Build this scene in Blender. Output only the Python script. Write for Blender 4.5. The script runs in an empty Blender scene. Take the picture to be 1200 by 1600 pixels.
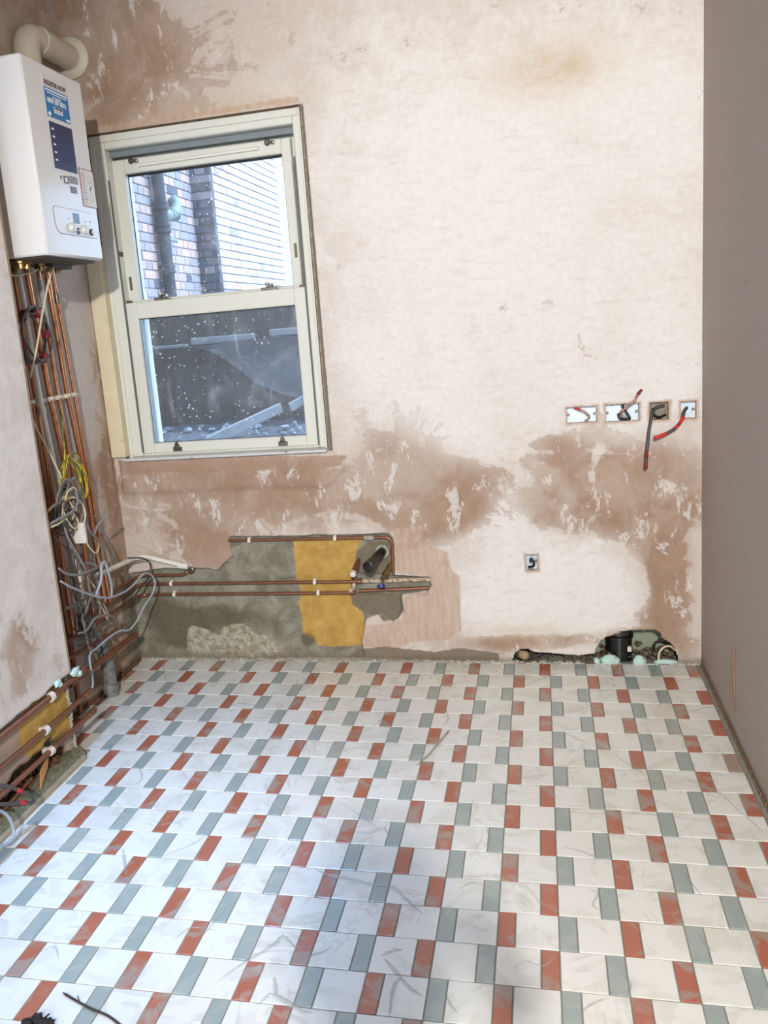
import bpy, math, random
import numpy as np
from mathutils import Vector, Matrix

# ------------------------------------------------------------------ camera
SC = bpy.context.scene
COL = SC.collection
FPX, PX, PY = 1359.51, 524.43, 788.995            # focal length and principal point for a 1200x1600 frame
CAM = np.array([0.14807, -2.27187, 1.51681])
YAW, PITCH, ROLL = -0.24006, -0.20234, -0.082356
_cy, _sy = math.cos(YAW), math.sin(YAW)
_f = np.array([_sy*math.cos(PITCH), _cy*math.cos(PITCH), math.sin(PITCH)])
_r = np.array([_cy, -_sy, 0.0]); _u = np.cross(_r, _f)
_c, _s = math.cos(ROLL), math.sin(ROLL)
RR = np.array([_c*_r + _s*_u, -_s*_r + _c*_u, _f])
cd = bpy.data.cameras.new('camera'); cam = bpy.data.objects.new('camera', cd); COL.objects.link(cam)
cd.sensor_fit = 'AUTO'; cd.sensor_width = 36; cd.lens = FPX*36/1600
cd.shift_x = (600-PX)/1600; cd.shift_y = -(800-PY)/1600
cd.clip_start = 0.02
M = Matrix(((RR[0][0], RR[1][0], -RR[2][0], CAM[0]), (RR[0][1], RR[1][1], -RR[2][1], CAM[1]),
            (RR[0][2], RR[1][2], -RR[2][2], CAM[2]), (0, 0, 0, 1)))
cam.matrix_world = M
SC.camera = cam

# ------------------------------------------------------------------ world, sun, lamps, exposure
SC.view_settings.view_transform = 'Standard'
SC.view_settings.look = 'None'
SC.view_settings.gamma = 1.0
SC.view_settings.use_curve_mapping = False
SC.view_settings.exposure = 0.0
W = bpy.data.worlds.new('sky'); SC.world = W; W.use_nodes = True
_nt = W.node_tree; _bg = _nt.nodes['Background']
_bg.inputs[0].default_value = (0.58, 0.76, 1.0, 1); _bg.inputs[1].default_value = 5.5

def lamp(name, kind, loc, energy, color, size=0.1, size_y=None, target=None, shape=None):
    d = bpy.data.lights.new(name, kind); d.energy = energy; d.color = color
    if kind == 'AREA':
        d.size = size
        if size_y: d.shape = 'RECTANGLE'; d.size_y = size_y
    elif kind == 'SUN': d.angle = size
    else: d.shadow_soft_size = size
    o = bpy.data.objects.new(name, d); COL.objects.link(o); o.location = loc
    if target is not None:
        o.rotation_euler = (Vector(target)-Vector(loc)).to_track_quat('-Z', 'Y').to_euler()
    return o
lamp('sun', 'SUN', (4, 5, 9), 4.6, (1.0, 0.97, 0.93), 0.03, target=(4-3.0, 5-0.55, 9-3.4))
lamp('rear_doorway_daylight', 'AREA', (-0.45, -4.5, 1.25), 20, (0.92, 0.95, 1.0), 1.9, 2.0, target=(-0.45, 0, 1.15))
lamp('work_lamp', 'POINT', (0.60, -1.30, 0.98), 3.5, (0.97, 0.98, 1.0), 0.05)
blue_fill = lamp('blue_floor_fill', 'AREA', (-1.30, -0.35, 3.02), 13, (0.27, 0.54, 1.0), 0.45, 1.2, target=(-1.24, 0.0, 0))  # added blue fill for the left floor; the ceiling has no opening
blue_fill.data.spread = math.radians(52)
SC.cycles.use_adaptive_sampling = True; SC.cycles.adaptive_threshold = 0.03
SC.cycles.max_bounces = 6; SC.cycles.diffuse_bounces = 3; SC.cycles.glossy_bounces = 3; SC.cycles.caustics_reflective = False; SC.cycles.caustics_refractive = False
fl_ = lamp('ceiling_floodlight', 'SPOT', (0.46, -4.21, 2.74), 1000, (1.0, 0.965, 0.92), 0.06, target=(0.15, 0.9, 0.9))
fl_.data.spot_size = math.radians(66); fl_.data.spot_blend = 0.75

# ------------------------------------------------------------------ helpers
BY, XL, XR, NX, NY = 1.4237, -1.803, 0.771, -1.585, 0.46     # back wall, left wall, right wall, nib face, nib end
CEIL = 3.05

def at(px, py, ax, v):
    """the point of the plane (axis ax = v) seen at a point of the 1200x1600 frame"""
    d = (px-PX)/FPX*RR[0] - (py-PY)/FPX*RR[1] + RR[2]
    t = (v-CAM[ax])/d[ax]
    return Vector(CAM + t*d)
def atY(px, py, v=BY): return at(px, py, 1, v)
def atX(px, py, v): return at(px, py, 0, v)
def atZ(px, py, v=0.0): return at(px, py, 2, v)

def tag(o, label=None, cat=None, group=None, kind=None):
    if label: o['label'] = label
    if cat: o['category'] = cat
    if group: o['group'] = group
    if kind: o['kind'] = kind
    return o
def empty(name, loc=(0, 0, 0), label=None, cat=None, group=None, kind=None):
    o = bpy.data.objects.new(name, None); COL.objects.link(o); o.location = loc
    o.empty_display_size = 0.05
    return tag(o, label, cat, group, kind)

class MB:
    def __init__(s): s.v = []; s.f = []; s.mi = []; s.cur = 0
    def add(s, vs, fs):
        n = len(s.v); s.v += [tuple(v) for v in vs]; s.f += [tuple(i+n for i in f) for f in fs]; s.mi += [s.cur]*len(fs)
    def box(s, a, b, bev=0.0, jit=0.0, rnd=random):
        (x0, y0, z0), (x1, y1, z1) = [min(p, q) for p, q in zip(a, b)], [max(p, q) for p, q in zip(a, b)]
        j = lambda: rnd.uniform(-jit, jit)
        if bev <= 0:
            v = [(x+j(), y+j(), z+j()) for z in (z0, z1) for y in (y0, y1) for x in (x0, x1)]
            s.add(v, [(0, 2, 3, 1), (4, 5, 7, 6), (0, 1, 5, 4), (2, 6, 7, 3), (0, 4, 6, 2), (1, 3, 7, 5)]); return
        b_ = min(bev, (x1-x0)*.45, (y1-y0)*.45, (z1-z0)*.45)
        v = []
        for z, iz in ((z0, 1), (z1, -1)):
            for y, iy in ((y0, 1), (y1, -1)):
                for x, ix in ((x0, 1), (x1, -1)):
                    v += [(x, y+iy*b_, z+iz*b_), (x+ix*b_, y, z+iz*b_), (x+ix*b_, y+iy*b_, z)]
        def I(ix, iy, iz, k): return (iz*4+iy*2+ix)*3+k
        f = []
        for ix in (0, 1): f.append(tuple(I(ix, a_, b2, 0) for a_, b2 in (((0, 0), (0, 1), (1, 1), (1, 0)) if ix == 0 else ((0, 0), (1, 0), (1, 1), (0, 1)))))
        for iy in (0, 1): f.append(tuple(I(a_, iy, b2, 1) for a_, b2 in (((0, 0), (1, 0), (1, 1), (0, 1)) if iy == 0 else ((0, 0), (0, 1), (1, 1), (1, 0)))))
        for iz in (0, 1): f.append(tuple(I(a_, b2, iz, 2) for a_, b2 in (((0, 0), (0, 1), (1, 1), (1, 0)) if iz == 0 else ((0, 0), (1, 0), (1, 1), (0, 1)))))
        for iy in (0, 1):
            for iz in (0, 1): f.append((I(0, iy, iz, 1), I(1, iy, iz, 1), I(1, iy, iz, 2), I(0, iy, iz, 2)))
        for ix in (0, 1):
            for iz in (0, 1): f.append((I(ix, 0, iz, 0), I(ix, 1, iz, 0), I(ix, 1, iz, 2), I(ix, 0, iz, 2)))
        for ix in (0, 1):
            for iy in (0, 1): f.append((I(ix, iy, 0, 0), I(ix, iy, 1, 0), I(ix, iy, 1, 1), I(ix, iy, 0, 1)))
        for ix in (0, 1):
            for iy in (0, 1):
                for iz in (0, 1): f.append((I(ix, iy, iz, 0), I(ix, iy, iz, 1), I(ix, iy, iz, 2)))
        s.add(v, f)
    def tube(s, pts, r, n=10, caps=True, hollow=False):
        """pts: points, r: a radius or one per point"""
        P = [Vector(p) for p in pts]; m = len(P)
        rs = [r]*m if not hasattr(r, '__len__') else list(r)
        T = []
        for i in range(m):
            t = (P[min(i+1, m-1)]-P[max(i-1, 0)])
            T.append(t.normalized() if t.length > 1e-9 else Vector((0, 0, 1)))
        a = Vector((0, 0, 1)) if abs(T[0].z) < .9 else Vector((1, 0, 0))
        u = T[0].cross(a).normalized(); vs = []
        for i in range(m):
            u = (u - T[i]*u.dot(T[i]))
            u = u.normalized() if u.length > 1e-6 else T[i].orthogonal().normalized()
            w = T[i].cross(u)
            for k in range(n):
                an = 2*math.pi*k/n
                vs.append(P[i] + (u*math.cos(an)+w*math.sin(an))*rs[i])
        fs = [(i*n+k, i*n+(k+1) % n, (i+1)*n+(k+1) % n, (i+1)*n+k) for i in range(m-1) for k in range(n)]
        if caps: fs += [tuple(range(n-1, -1, -1)), tuple((m-1)*n+k for k in range(n))]
        s.add(vs, fs)
    def lathe(s, base, axis, prof, n=24):
        """prof: (distance along axis, radius)"""
        ax = Vector(axis).normalized(); b = Vector(base)
        u = ax.orthogonal().normalized(); w = ax.cross(u); vs = []
        for d, r in prof:
            for k in range(n):
                an = 2*math.pi*k/n; vs.append(b+ax*d+(u*math.cos(an)+w*math.sin(an))*max(r, 1e-5))
        m = len(prof)
        fs = [(i*n+k, i*n+(k+1) % n, (i+1)*n+(k+1) % n, (i+1)*n+k) for i in range(m-1) for k in range(n)]
        fs += [tuple(range(n-1, -1, -1)), tuple((m-1)*n+k for k in range(n))]
        s.add(vs, fs)
    def prism(s, poly, d):
        """poly: 3D points of one side, d: offset vector"""
        n = len(poly); d = Vector(d)
        s.add([Vector(p) for p in poly]+[Vector(p)+d for p in poly],
              [tuple(range(n)), tuple(range(2*n-1, n-1, -1))]+[(i, n+i, n+(i+1) % n, (i+1) % n) for i in range(n)])
    def blob(s, c, r, rnd, sub=2, rough=.25):
        """an irregular lump; r = (rx, ry, rz)"""
        n, m = 8, 5; vs = [(c[0], c[1], c[2]-r[2])]
        for i in range(1, m):
            th = math.pi*i/m
            for k in range(n):
                q = 1+rnd.uniform(-rough, rough); a = 2*math.pi*k/n
                vs.append((c[0]+r[0]*math.sin(th)*math.cos(a)*q, c[1]+r[1]*math.sin(th)*math.sin(a)*q, c[2]-r[2]*math.cos(th)*q))
        vs.append((c[0], c[1], c[2]+r[2])); L = len(vs)-1
        fs = [(0, 1+(k+1) % n, 1+k) for k in range(n)]
        fs += [(1+i*n+k, 1+i*n+(k+1) % n, 1+(i+1)*n+(k+1) % n, 1+(i+1)*n+k) for i in range(m-2) for k in range(n)]
        fs += [(L, 1+(m-2)*n+k, 1+(m-2)*n+(k+1) % n) for k in range(n)]
        s.add(vs, fs)
    def build(s, name, mat, parent=None, smooth=False, label=None, cat=None, group=None, kind=None, fixn=True):
        me = bpy.data.meshes.new(name); me.from_pydata([tuple(v) for v in s.v], [], s.f); 
        mats = mat if isinstance(mat, (list, tuple)) else [mat]
        for m_ in mats: me.materials.append(m_)
        if len(mats) > 1: me.polygons.foreach_set('material_index', s.mi)
        if fixn:
            import bmesh
            bm = bmesh.new(); bm.from_mesh(me); bmesh.ops.recalc_face_normals(bm, faces=bm.faces); bm.to_mesh(me); bm.free()
        if smooth:
            me.polygons.foreach_set('use_smooth', [True]*len(me.polygons))
            if smooth != 'all': me.set_sharp_from_angle(angle=math.radians(40))
        me.update()
        o = bpy.data.objects.new(name, me); COL.objects.link(o)
        if parent is not None:
            o.parent = parent; o.matrix_parent_inverse = Matrix.Translation(-parent.location)
        return tag(o, label, cat, group, kind)

def smooth_path(pts, k=6):
    """Catmull-Rom through the points"""
    P = [Vector(p) for p in pts]
    if len(P) < 3: return P
    Q = [P[0]*2-P[1]]+P+[P[-1]*2-P[-2]]; out = []
    for i in range(1, len(Q)-2):
        for j in range(k):
            t = j/k; a, b, c, d = Q[i-1], Q[i], Q[i+1], Q[i+2]
            out.append(.5*((2*b)+(c-a)*t+(2*a-5*b+4*c-d)*t*t+(3*b-a-3*c+d)*t*t*t))
    out.append(P[-1]); return out
def bend_path(pts, r, k=6):
    """straight runs joined by round bends of radius r"""
    P = [Vector(p) for p in pts]; out = [P[0]]
    for i in range(1, len(P)-1):
        a = (P[i-1]-P[i]); b = (P[i+1]-P[i]); q = min(r, a.length*.45, b.length*.45)
        A = P[i]+a.normalized()*q; B = P[i]+b.normalized()*q
        for j in range(k+1):
            t = j/k; out.append(A*(1-t)**2+P[i]*2*t*(1-t)+B*t*t)
    out.append(P[-1]); return out

# ------------------------------------------------------------------ node helpers
class NT:
    def __init__(s, name):
        s.m = bpy.data.materials.new(name); s.m.use_nodes = True; s.t = s.m.node_tree; s.n = s.t.nodes; s.l = s.t.links
        s.b = s.n['Principled BSDF']; s.out = s.n['Material Output']
        s.tc = s.n.new('ShaderNodeTexCoord'); s.geo = s.n.new('ShaderNodeNewGeometry')
        s.pos = s.geo.outputs['Position']
    def lk(s, a, b):
        if hasattr(a, 'is_output'): s.l.new(a, b)
        else:
            try: b.default_value = a
            except Exception: b.default_value = tuple(a)+(1,)
    def math(s, op, a, b=0.0, c=0.0, clamp=False):
        n = s.n.new('ShaderNodeMath'); n.operation = op; n.use_clamp = clamp
        s.lk(a, n.inputs[0]); s.lk(b, n.inputs[1]); s.lk(c, n.inputs[2]); return n.outputs[0]
    def noise(s, scale, detail=4, rough=.55, vec=None, dist=0.0, col=False):
        n = s.n.new('ShaderNodeTexNoise'); n.inputs['Scale'].default_value = scale; n.inputs['Detail'].default_value = detail
        n.inputs['Roughness'].default_value = rough; n.inputs['Distortion'].default_value = dist
        s.lk(vec if vec is not None else s.pos, n.inputs['Vector']); return n.outputs['Color' if col else 'Fac']
    def voro(s, scale, vec=None, feat='F1', out='Distance'):
        n = s.n.new('ShaderNodeTexVoronoi'); n.feature = feat; n.inputs['Scale'].default_value = scale
        s.lk(vec if vec is not None else s.pos, n.inputs['Vector']); return n.outputs[out]
    def mapv(s, scale=(1, 1, 1), rot=(0, 0, 0), loc=(0, 0, 0), vec=None):
        n = s.n.new('ShaderNodeMapping'); n.inputs['Scale'].default_value = scale; n.inputs['Rotation'].default_value = rot
        n.inputs['Location'].default_value = loc; s.lk(vec if vec is not None else s.pos, n.inputs['Vector']); return n.outputs[0]
    def mix(s, f, a, b, mode='MIX'):
        n = s.n.new('ShaderNodeMix'); n.data_type = 'RGBA'; n.blend_type = mode
        s.lk(f, n.inputs[0]); s.lk(a, n.inputs[6]); s.lk(b, n.inputs[7]); return n.outputs[2]
    def step(s, x, lo, hi, a=0.0, b=1.0):
        n = s.n.new('ShaderNodeMapRange'); n.interpolation_type = 'SMOOTHSTEP'
        s.lk(x, n.inputs[0]); n.inputs[1].default_value = lo; n.inputs[2].default_value = hi
        n.inputs[3].default_value = a; n.inputs[4].default_value = b; return n.outputs[0]
    def attr(s, name):
        n = s.n.new('ShaderNodeAttribute'); n.attribute_name = name; return n.outputs['Fac']
    def bump(s, h, strength=.3, dist=.01, nrm=None):
        n = s.n.new('ShaderNodeBump'); n.inputs['Strength'].default_value = strength; n.inputs['Distance'].default_value = dist
        s.lk(h, n.inputs['Height'])
        if nrm is not None: s.lk(nrm, n.inputs['Normal'])
        return n.outputs[0]
    def set(s, color=None, rough=None, metal=None, normal=None, spec=None, coat=None):
        if color is not None: s.lk(color, s.b.inputs['Base Color'])
        if rough is not None: s.lk(rough, s.b.inputs['Roughness'])
        if metal is not None: s.lk(metal, s.b.inputs['Metallic'])
        if normal is not None: s.lk(normal, s.b.inputs['Normal'])
        if spec is not None: s.lk(spec, s.b.inputs['Specular IOR Level'])
        if coat is not None: s.lk(coat, s.b.inputs['Coat Weight'])
        return s.m

def srgb(r, g, b):
    f = lambda c: (c/255/12.92 if c/255 <= .04045 else ((c/255+.055)/1.055)**2.4)
    return (f(r), f(g), f(b), 1)

def simple(name, c, rough=.5, metal=0.0, var=.12, scale=25, bump=0.0, c2=None, thr=(.45, .65)):
    t = NT(name); c = tuple(c)
    n = t.noise(scale, 4)
    dk = tuple(x*(1-var) for x in c[:3])+(1,); lt = tuple(min(1, x*(1+var)) for x in c[:3])+(1,)
    col = t.mix(n, dk, lt)
    if c2 is not None:
        col = t.mix(t.step(t.noise(scale*2.2, 6, .65), *thr), col, tuple(c2))
    nr = t.bump(t.noise(scale*4, 5), bump, .003) if bump else None
    return t.set(col, rough, metal, nr)

MT = {}
MT['upvc'] = simple('painted_window_white', srgb(214, 213, 202), .38, var=.04, scale=9, bump=.05)
MT['dirty_paint'] = simple('old_cream_paint', srgb(214, 200, 168), .6, var=.1, scale=14, bump=.5, c2=srgb(150, 122, 92), thr=(.62, .72))
MT['black'] = simple('black_rubber_seal', srgb(24, 25, 28), .5)
MT['steel'] = simple('tarnished_steel', srgb(120, 112, 100), .38, .85, .3, 90)
MT['chrome'] = simple('chrome_metal', srgb(170, 165, 158), .25, .9, .2, 60)
MT['copper'] = simple('bright_copper', srgb(214, 152, 112), .22, .95, .15, 14, .0, c2=srgb(150, 88, 60), thr=(.5, .75))
MT['old_copper'] = simple('dull_brown_copper', srgb(136, 92, 70), .36, .6, .3, 30, .2, c2=srgb(176, 142, 118), thr=(.66, .72))
MT['white_plastic'] = simple('white_plastic', srgb(222, 218, 208), .45, var=.05, c2=srgb(150, 130, 108), thr=(.68, .8))
MT['clip'] = simple('grimy_white_clip', srgb(205, 196, 182), .5, var=.1)
MT['boiler'] = simple('white_enamel', srgb(222, 220, 218), .22, var=.015, scale=4)
MT['boiler_dark'] = simple('boiler_underside', srgb(70, 62, 46), .6, .3, .4, 40)
MT['flue'] = simple('aged_white_flue', srgb(200, 190, 172), .5, var=.08, scale=12, c2=srgb(150, 130, 105), thr=(.63, .8))
MT['blue_label'] = simple('bright_blue_print', srgb(12, 112, 172), .4, var=.02)
MT['navy_label'] = simple('navy_print', srgb(12, 20, 78), .4, var=.02)
MT['paper'] = simple('label_paper', srgb(216, 208, 196), .5, var=.02)
MT['print'] = simple('dark_print', srgb(70, 62, 66), .5)
MT['navy_text'] = simple('navy_lettering', srgb(44, 36, 78), .5)
MT['white_text'] = simple('white_lettering', srgb(235, 238, 240), .5, var=.01)
MT['red_print'] = simple('red_print', srgb(140, 40, 38), .5)
MT['lcd'] = simple('grey_display', srgb(62, 76, 88), .25)
MT['knob'] = simple('pale_knob', srgb(200, 202, 202), .3, var=.02)
MT['grey_cable'] = simple('grey_cable_sheath', srgb(122, 118, 114), .5, var=.1, c2=srgb(160, 140, 120), thr=(.6, .75))
MT['dark_cable'] = simple('dark_grey_cable', srgb(74, 70, 68), .5, var=.15)
MT['blue_cable'] = simple('blue_grey_cable', srgb(156, 164, 174), .45, var=.08)
MT['cream_cable'] = simple('cream_cable', srgb(214, 198, 164), .5, var=.06)
MT['black_cable'] = simple('black_cable', srgb(26, 26, 28), .45)
MT['red_tape'] = simple('red_tape', srgb(196, 34, 36), .4, var=.1)
MT['dark_red'] = simple('dark_red_tape', srgb(120, 30, 34), .4, var=.1)
MT['zinc'] = simple('galvanised_steel', srgb(208, 216, 224), .42, .35, .08, 30)
MT['soil_pipe'] = simple('grey_waste_pipe', srgb(120, 122, 122), .45, var=.12, c2=srgb(88, 86, 82))
MT['black_plastic'] = simple('black_plastic', srgb(24, 24, 25), .25, var=.2)
MT['blue_tap'] = simple('blue_handle', srgb(28, 50, 128), .35)
MT['brass'] = simple('dull_brass', srgb(140, 116, 72), .35, .8, .25, 60)
MT['foam'] = simple('mint_green_foam', srgb(186, 212, 200), .85, var=.06, scale=60, bump=.6)
MT['rubble'] = simple('brown_rubble', srgb(112, 92, 76), .95, var=.4, scale=40, bump=1.0, c2=srgb(60, 48, 38))
MT['mortar'] = simple('pale_mortar_crumbs', srgb(176, 172, 158), .95, var=.25, scale=60, bump=1.0, c2=srgb(132, 124, 108))
MT['kerb'] = simple('green_grey_rubble', srgb(116, 114, 88), .95, var=.3, scale=50, bump=1.0, c2=srgb(80, 66, 44))
MT['cavity'] = simple('green_grey_render', srgb(150, 156, 132), .95, var=.15, scale=14, bump=.4)
MT['wood'] = simple('weathered_timber', srgb(150, 158, 160), .8, var=.25, scale=18, bump=.5)
MT['twig'] = simple('dark_twig', srgb(54, 44, 38), .8, var=.3, scale=60)
MT['iron'] = simple('dark_painted_pipe', srgb(40, 48, 62), .75, var=.12)
MT['pale_iron'] = simple('pale_green_pipe', srgb(112, 136, 138), .5, var=.12)
MT['grime'] = simple('brown_dirt', srgb(90, 66, 46), .95, var=.4, scale=30, bump=.8)

# earth wire: green with a yellow stripe along it
t = NT('green_yellow_wire'); w = t.n.new('ShaderNodeTexWave'); w.inputs['Scale'].default_value = 26; w.inputs['Distortion'].default_value = 2
t.lk(t.pos, w.inputs['Vector'])
MT['earth'] = t.set(t.mix(t.step(w.outputs['Fac'], .35, .5), srgb(78, 100, 34), srgb(212, 190, 40)), .45)

# clear glass with dried splashes
def glass_mat(name, haze, tint):
    t = NT(name); t.n.remove(t.b)
    tr = t.n.new('ShaderNodeBsdfTransparent'); tr.inputs[0].default_value = tint
    gl = t.n.new('ShaderNodeBsdfGlossy'); gl.inputs['Roughness'].default_value = .02
    df = t.n.new('ShaderNodeBsdfDiffuse'); df.inputs[0].default_value = (.8, .85, .9, 1)
    fr = t.n.new('ShaderNodeFresnel'); fr.inputs[0].default_value = 1.45
    sp = t.voro(38, feat='F1'); spots = t.step(t.math('ADD', sp, t.math('MULTIPLY', t.noise(5, 2), .4)), .27, .33, .9, 0)
    drip = t.step(t.noise(3, 5, .7, t.mapv((9, 9, .7))), .60, .72, 0, .22)
    smear = t.step(t.noise(5, 6, .7, dist=1.2), .5, .8, 0, .16)
    dirt = t.math('ADD', t.math('ADD', spots, drip), t.math('ADD', smear, haze), clamp=True)
    dirt = t.math('MINIMUM', dirt, .75)
    m1 = t.n.new('ShaderNodeMixShader'); t.lk(t.math('MULTIPLY', fr.outputs[0], .8), m1.inputs[0]); t.lk(tr.outputs[0], m1.inputs[1]); t.lk(gl.outputs[0], m1.inputs[2])
    m2 = t.n.new('ShaderNodeMixShader'); t.lk(dirt, m2.inputs[0]); t.lk(m1.outputs[0], m2.inputs[1]); t.lk(df.outputs[0], m2.inputs[2])
    t.lk(m2.outputs[0], t.out.inputs[0]); return t.m
MT['glass_up'] = glass_mat('splashed_glass_upper', .06, (.9, .95, 1, 1))
MT['glass_low'] = glass_mat('splashed_glass_lower', .07, (.82, .9, 1, 1))

# ------------------------------------------------------------------ plaster
def plaster(name, base=(.60, .52, .46), pale=(.76, .725, .685), brown=(.31, .20, .132), wetamp=.5):
    t = NT(name)
    n_big = t.noise(1.7, 5, .6, dist=.5); n_mid = t.noise(7, 6, .65, dist=.8); n_fine = t.noise(40, 6, .7)
    strk = t.noise(9, 5, .6, t.mapv((1.0, 1.0, 5.0), (0, .5, 0)), dist=.6)
    strk2 = t.noise(8, 6, .65, t.mapv((2.6, 1.0, 1.0), (0, .6, 0)), dist=1.6)
    dry = t.math('ADD', t.attr('pale'), t.math('MULTIPLY', t.math('SUBTRACT', n_mid, .5), .9))
    col = t.mix(t.step(dry, .15, .85), base+(1,), pale+(1,))
    col = t.mix(t.step(n_big, .45, .8, 0, .35), col, (base[0]*.86, base[1]*.78, base[2]*.72, 1))
    col = t.mix(t.step(strk, .5, .78, 0, .28), col, (base[0]*.8, base[1]*.7, base[2]*.62, 1))
    col = t.mix(t.step(strk2, .52, .75, 0, .3), col, pale+(1,))
    # scattered brown scuffs
    scuff = t.math('MULTIPLY', t.step(t.noise(22, 7, .75, dist=1.5), .66, .72), t.attr('scuff'))
    col = t.mix(t.math('MULTIPLY', scuff, .55), col, (.42, .27, .19, 1))
    # damp plus painted dimness: ragged edge where the field crosses the threshold
    wv = t.attr('wet_dim')
    rag = t.math('ADD', wv, t.math('MULTIPLY', t.math('SUBTRACT', t.noise(4.5, 10, .66, t.mapv((1, 1, 1.5), (0, .3, 0)), dist=.9), .5), 2.7))
    rag = t.math('ADD', rag, t.math('MULTIPLY', t.math('SUBTRACT', t.noise(12, 8, .7, t.mapv((1.6, 1, .8), (0, -.4, 0)), dist=.5), .5), .9))
    rag = t.math('ADD', rag, t.math('MULTIPLY', t.math('SUBTRACT', t.noise(28, 8, .75, dist=.6), .5), .5))
    m1 = t.step(rag, .42, .49)
    tide = t.math('MULTIPLY', t.step(t.math('ABSOLUTE', t.math('SUBTRACT', rag, .43)), .0, .045, 1, 0), t.step(wv, .12, .4))
    soft = t.step(t.math('ADD', wv, t.math('MULTIPLY', t.math('SUBTRACT', n_mid, .5), .5)), .12, .8)
    bcol = t.mix(t.step(t.noise(6, 6, .65, dist=.8), .35, .7), brown+(1,), (brown[0]*1.22, brown[1]*1.25, brown[2]*1.28, 1))
    bcol = t.mix(t.step(strk2, .45, .7, 0, .4), bcol, (brown[0]*1.4, brown[1]*1.5, brown[2]*1.6, 1))
    col = t.mix(t.math('MULTIPLY', soft, .38), col, (brown[0]*1.3, brown[1]*1.35, brown[2]*1.4, 1))
    deep = t.math('MULTIPLY', t.step(wv, .2, .9, .5, 1.0), t.step(t.noise(3.2, 5, .6, t.mapv(loc=(4, 0, 2)), dist=.6), .35, .6, .45, 1.0))
    col = t.mix(t.math('MULTIPLY', m1, deep), col, bcol)
    col = t.mix(t.math('MULTIPLY', tide, .30), col, (.36, .24, .17, 1))
    fleck = t.math('MULTIPLY', t.step(t.noise(9, 9, .74, t.mapv((1.4, 1, .7), (0, .5, 0)), dist=.3), .56, .60), t.step(wv, .15, .6))
    col = t.mix(t.math('MULTIPLY', fleck, .6), col, pale+(1,))
    # skimmed patches (crisp)
    e = lambda nm, amp, lo, hi, sc=30: t.step(t.math('ADD', t.attr(nm), t.math('MULTIPLY', t.math('SUBTRACT', t.noise(sc, 7, .7, dist=.8), .5), amp)), lo, hi)
    fr = e('fresh', .03, -.002, .006)
    col = t.mix(t.math('MULTIPLY', fr, .8), col, t.mix(t.noise(12, 5), (.30, .185, .12, 1), (.41, .27, .185, 1)))
    pk = e('pinkpatch', .03, -.004, .008)
    col = t.mix(t.math('MULTIPLY', pk, .75), col, t.mix(t.step(t.noise(9, 7, .7, t.mapv((4.5, 1, .9), (0, .12, 0)), dist=.35), .35, .7), (.44, .29, .20, 1), (.58, .43, .33, 1)))
    # soft ochre stain
    oc = t.math('MULTIPLY', t.attr('ochre'), t.step(n_mid, .3, .65, .35, 1))
    col = t.mix(oc, col, (.52, .36, .18, 1))
    # exposed cement and old yellow paint
    gy = e('cement', .012, -.001, .003, 40)
    gcol = t.mix(t.step(t.noise(9, 7, .7, dist=.7), .3, .72), (.15, .135, .095, 1), (.33, .31, .245, 1))
    gcol = t.mix(t.step(t.noise(20, 6, .7, t.mapv((5, 5, .6))), .56, .7, 0, .35), gcol, (.42, .39, .31, 1))
    dk = t.math('ADD', t.attr('grime'), t.math('MULTIPLY', t.math('SUBTRACT', t.noise(8, 7, .7), .5), .9))
    gcol = t.mix(t.step(dk, .35, .8, 0, .8), gcol, (.085, .068, .04, 1))
    col = t.mix(gy, col, gcol)
    yl = e('yellow', .02, -.001, .003, 45)
    ycol = t.mix(t.step(t.noise(14, 7, .7), .3, .75), (.40, .23, .045, 1), (.58, .36, .095, 1))
    ycol = t.mix(t.step(t.noise(70, 5, .7), .62, .72, 0, .7), ycol, (.2, .13, .05, 1))
    ycol = t.mix(t.step(dk, .45, .95, 0, .75), ycol, (.14, .09, .04, 1))
    col = t.mix(yl, col, ycol)
    mr = e('mortarpatch', .02, -.001, .003, 45)
    col = t.mix(mr, col, t.mix(t.step(t.noise(30, 7, .75), .35, .65), (.20, .17, .10, 1), (.48, .44, .34, 1)))
    dc = e('darkpatch', .02, -.002, .004, 45)
    col = t.mix(t.math('MULTIPLY', dc, .9), col, t.mix(n_fine, (.12, .095, .06, 1), (.22, .18, .12, 1)))
    # skirting-level muck
    z = t.n.new('ShaderNodeSeparateXYZ'); t.lk(t.pos, z.inputs[0])
    low = t.math('MULTIPLY', t.step(t.math('ADD', z.outputs[2], t.math('MULTIPLY', t.noise(16, 5), .06)), .035, .075, .7, 0), t.attr('base'))
    col = t.mix(low, col, (.16, .125, .085, 1))
    col = t.mix(t.step(n_fine, .3, .7, .0, .12), col, (.25, .17, .12, 1))
    h = t.math('ADD', t.math('MULTIPLY', n_mid, .6), t.math('MULTIPLY', n_fine, .25))
    h = t.math('ADD', h, t.math('MULTIPLY', m1, .12))
    nr = t.bump(h, .35, .006)
    rg = t.math('SUBTRACT', .88, t.math('MULTIPLY', m1, .18))
    return t.set(col, rg, None, nr, .3)
MT['plaster'] = plaster('bare_pink_plaster')
MT['plaster_side'] = plaster('bare_plaster_side', base=(.50, .41, .35), pale=(.60, .535, .485))

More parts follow.
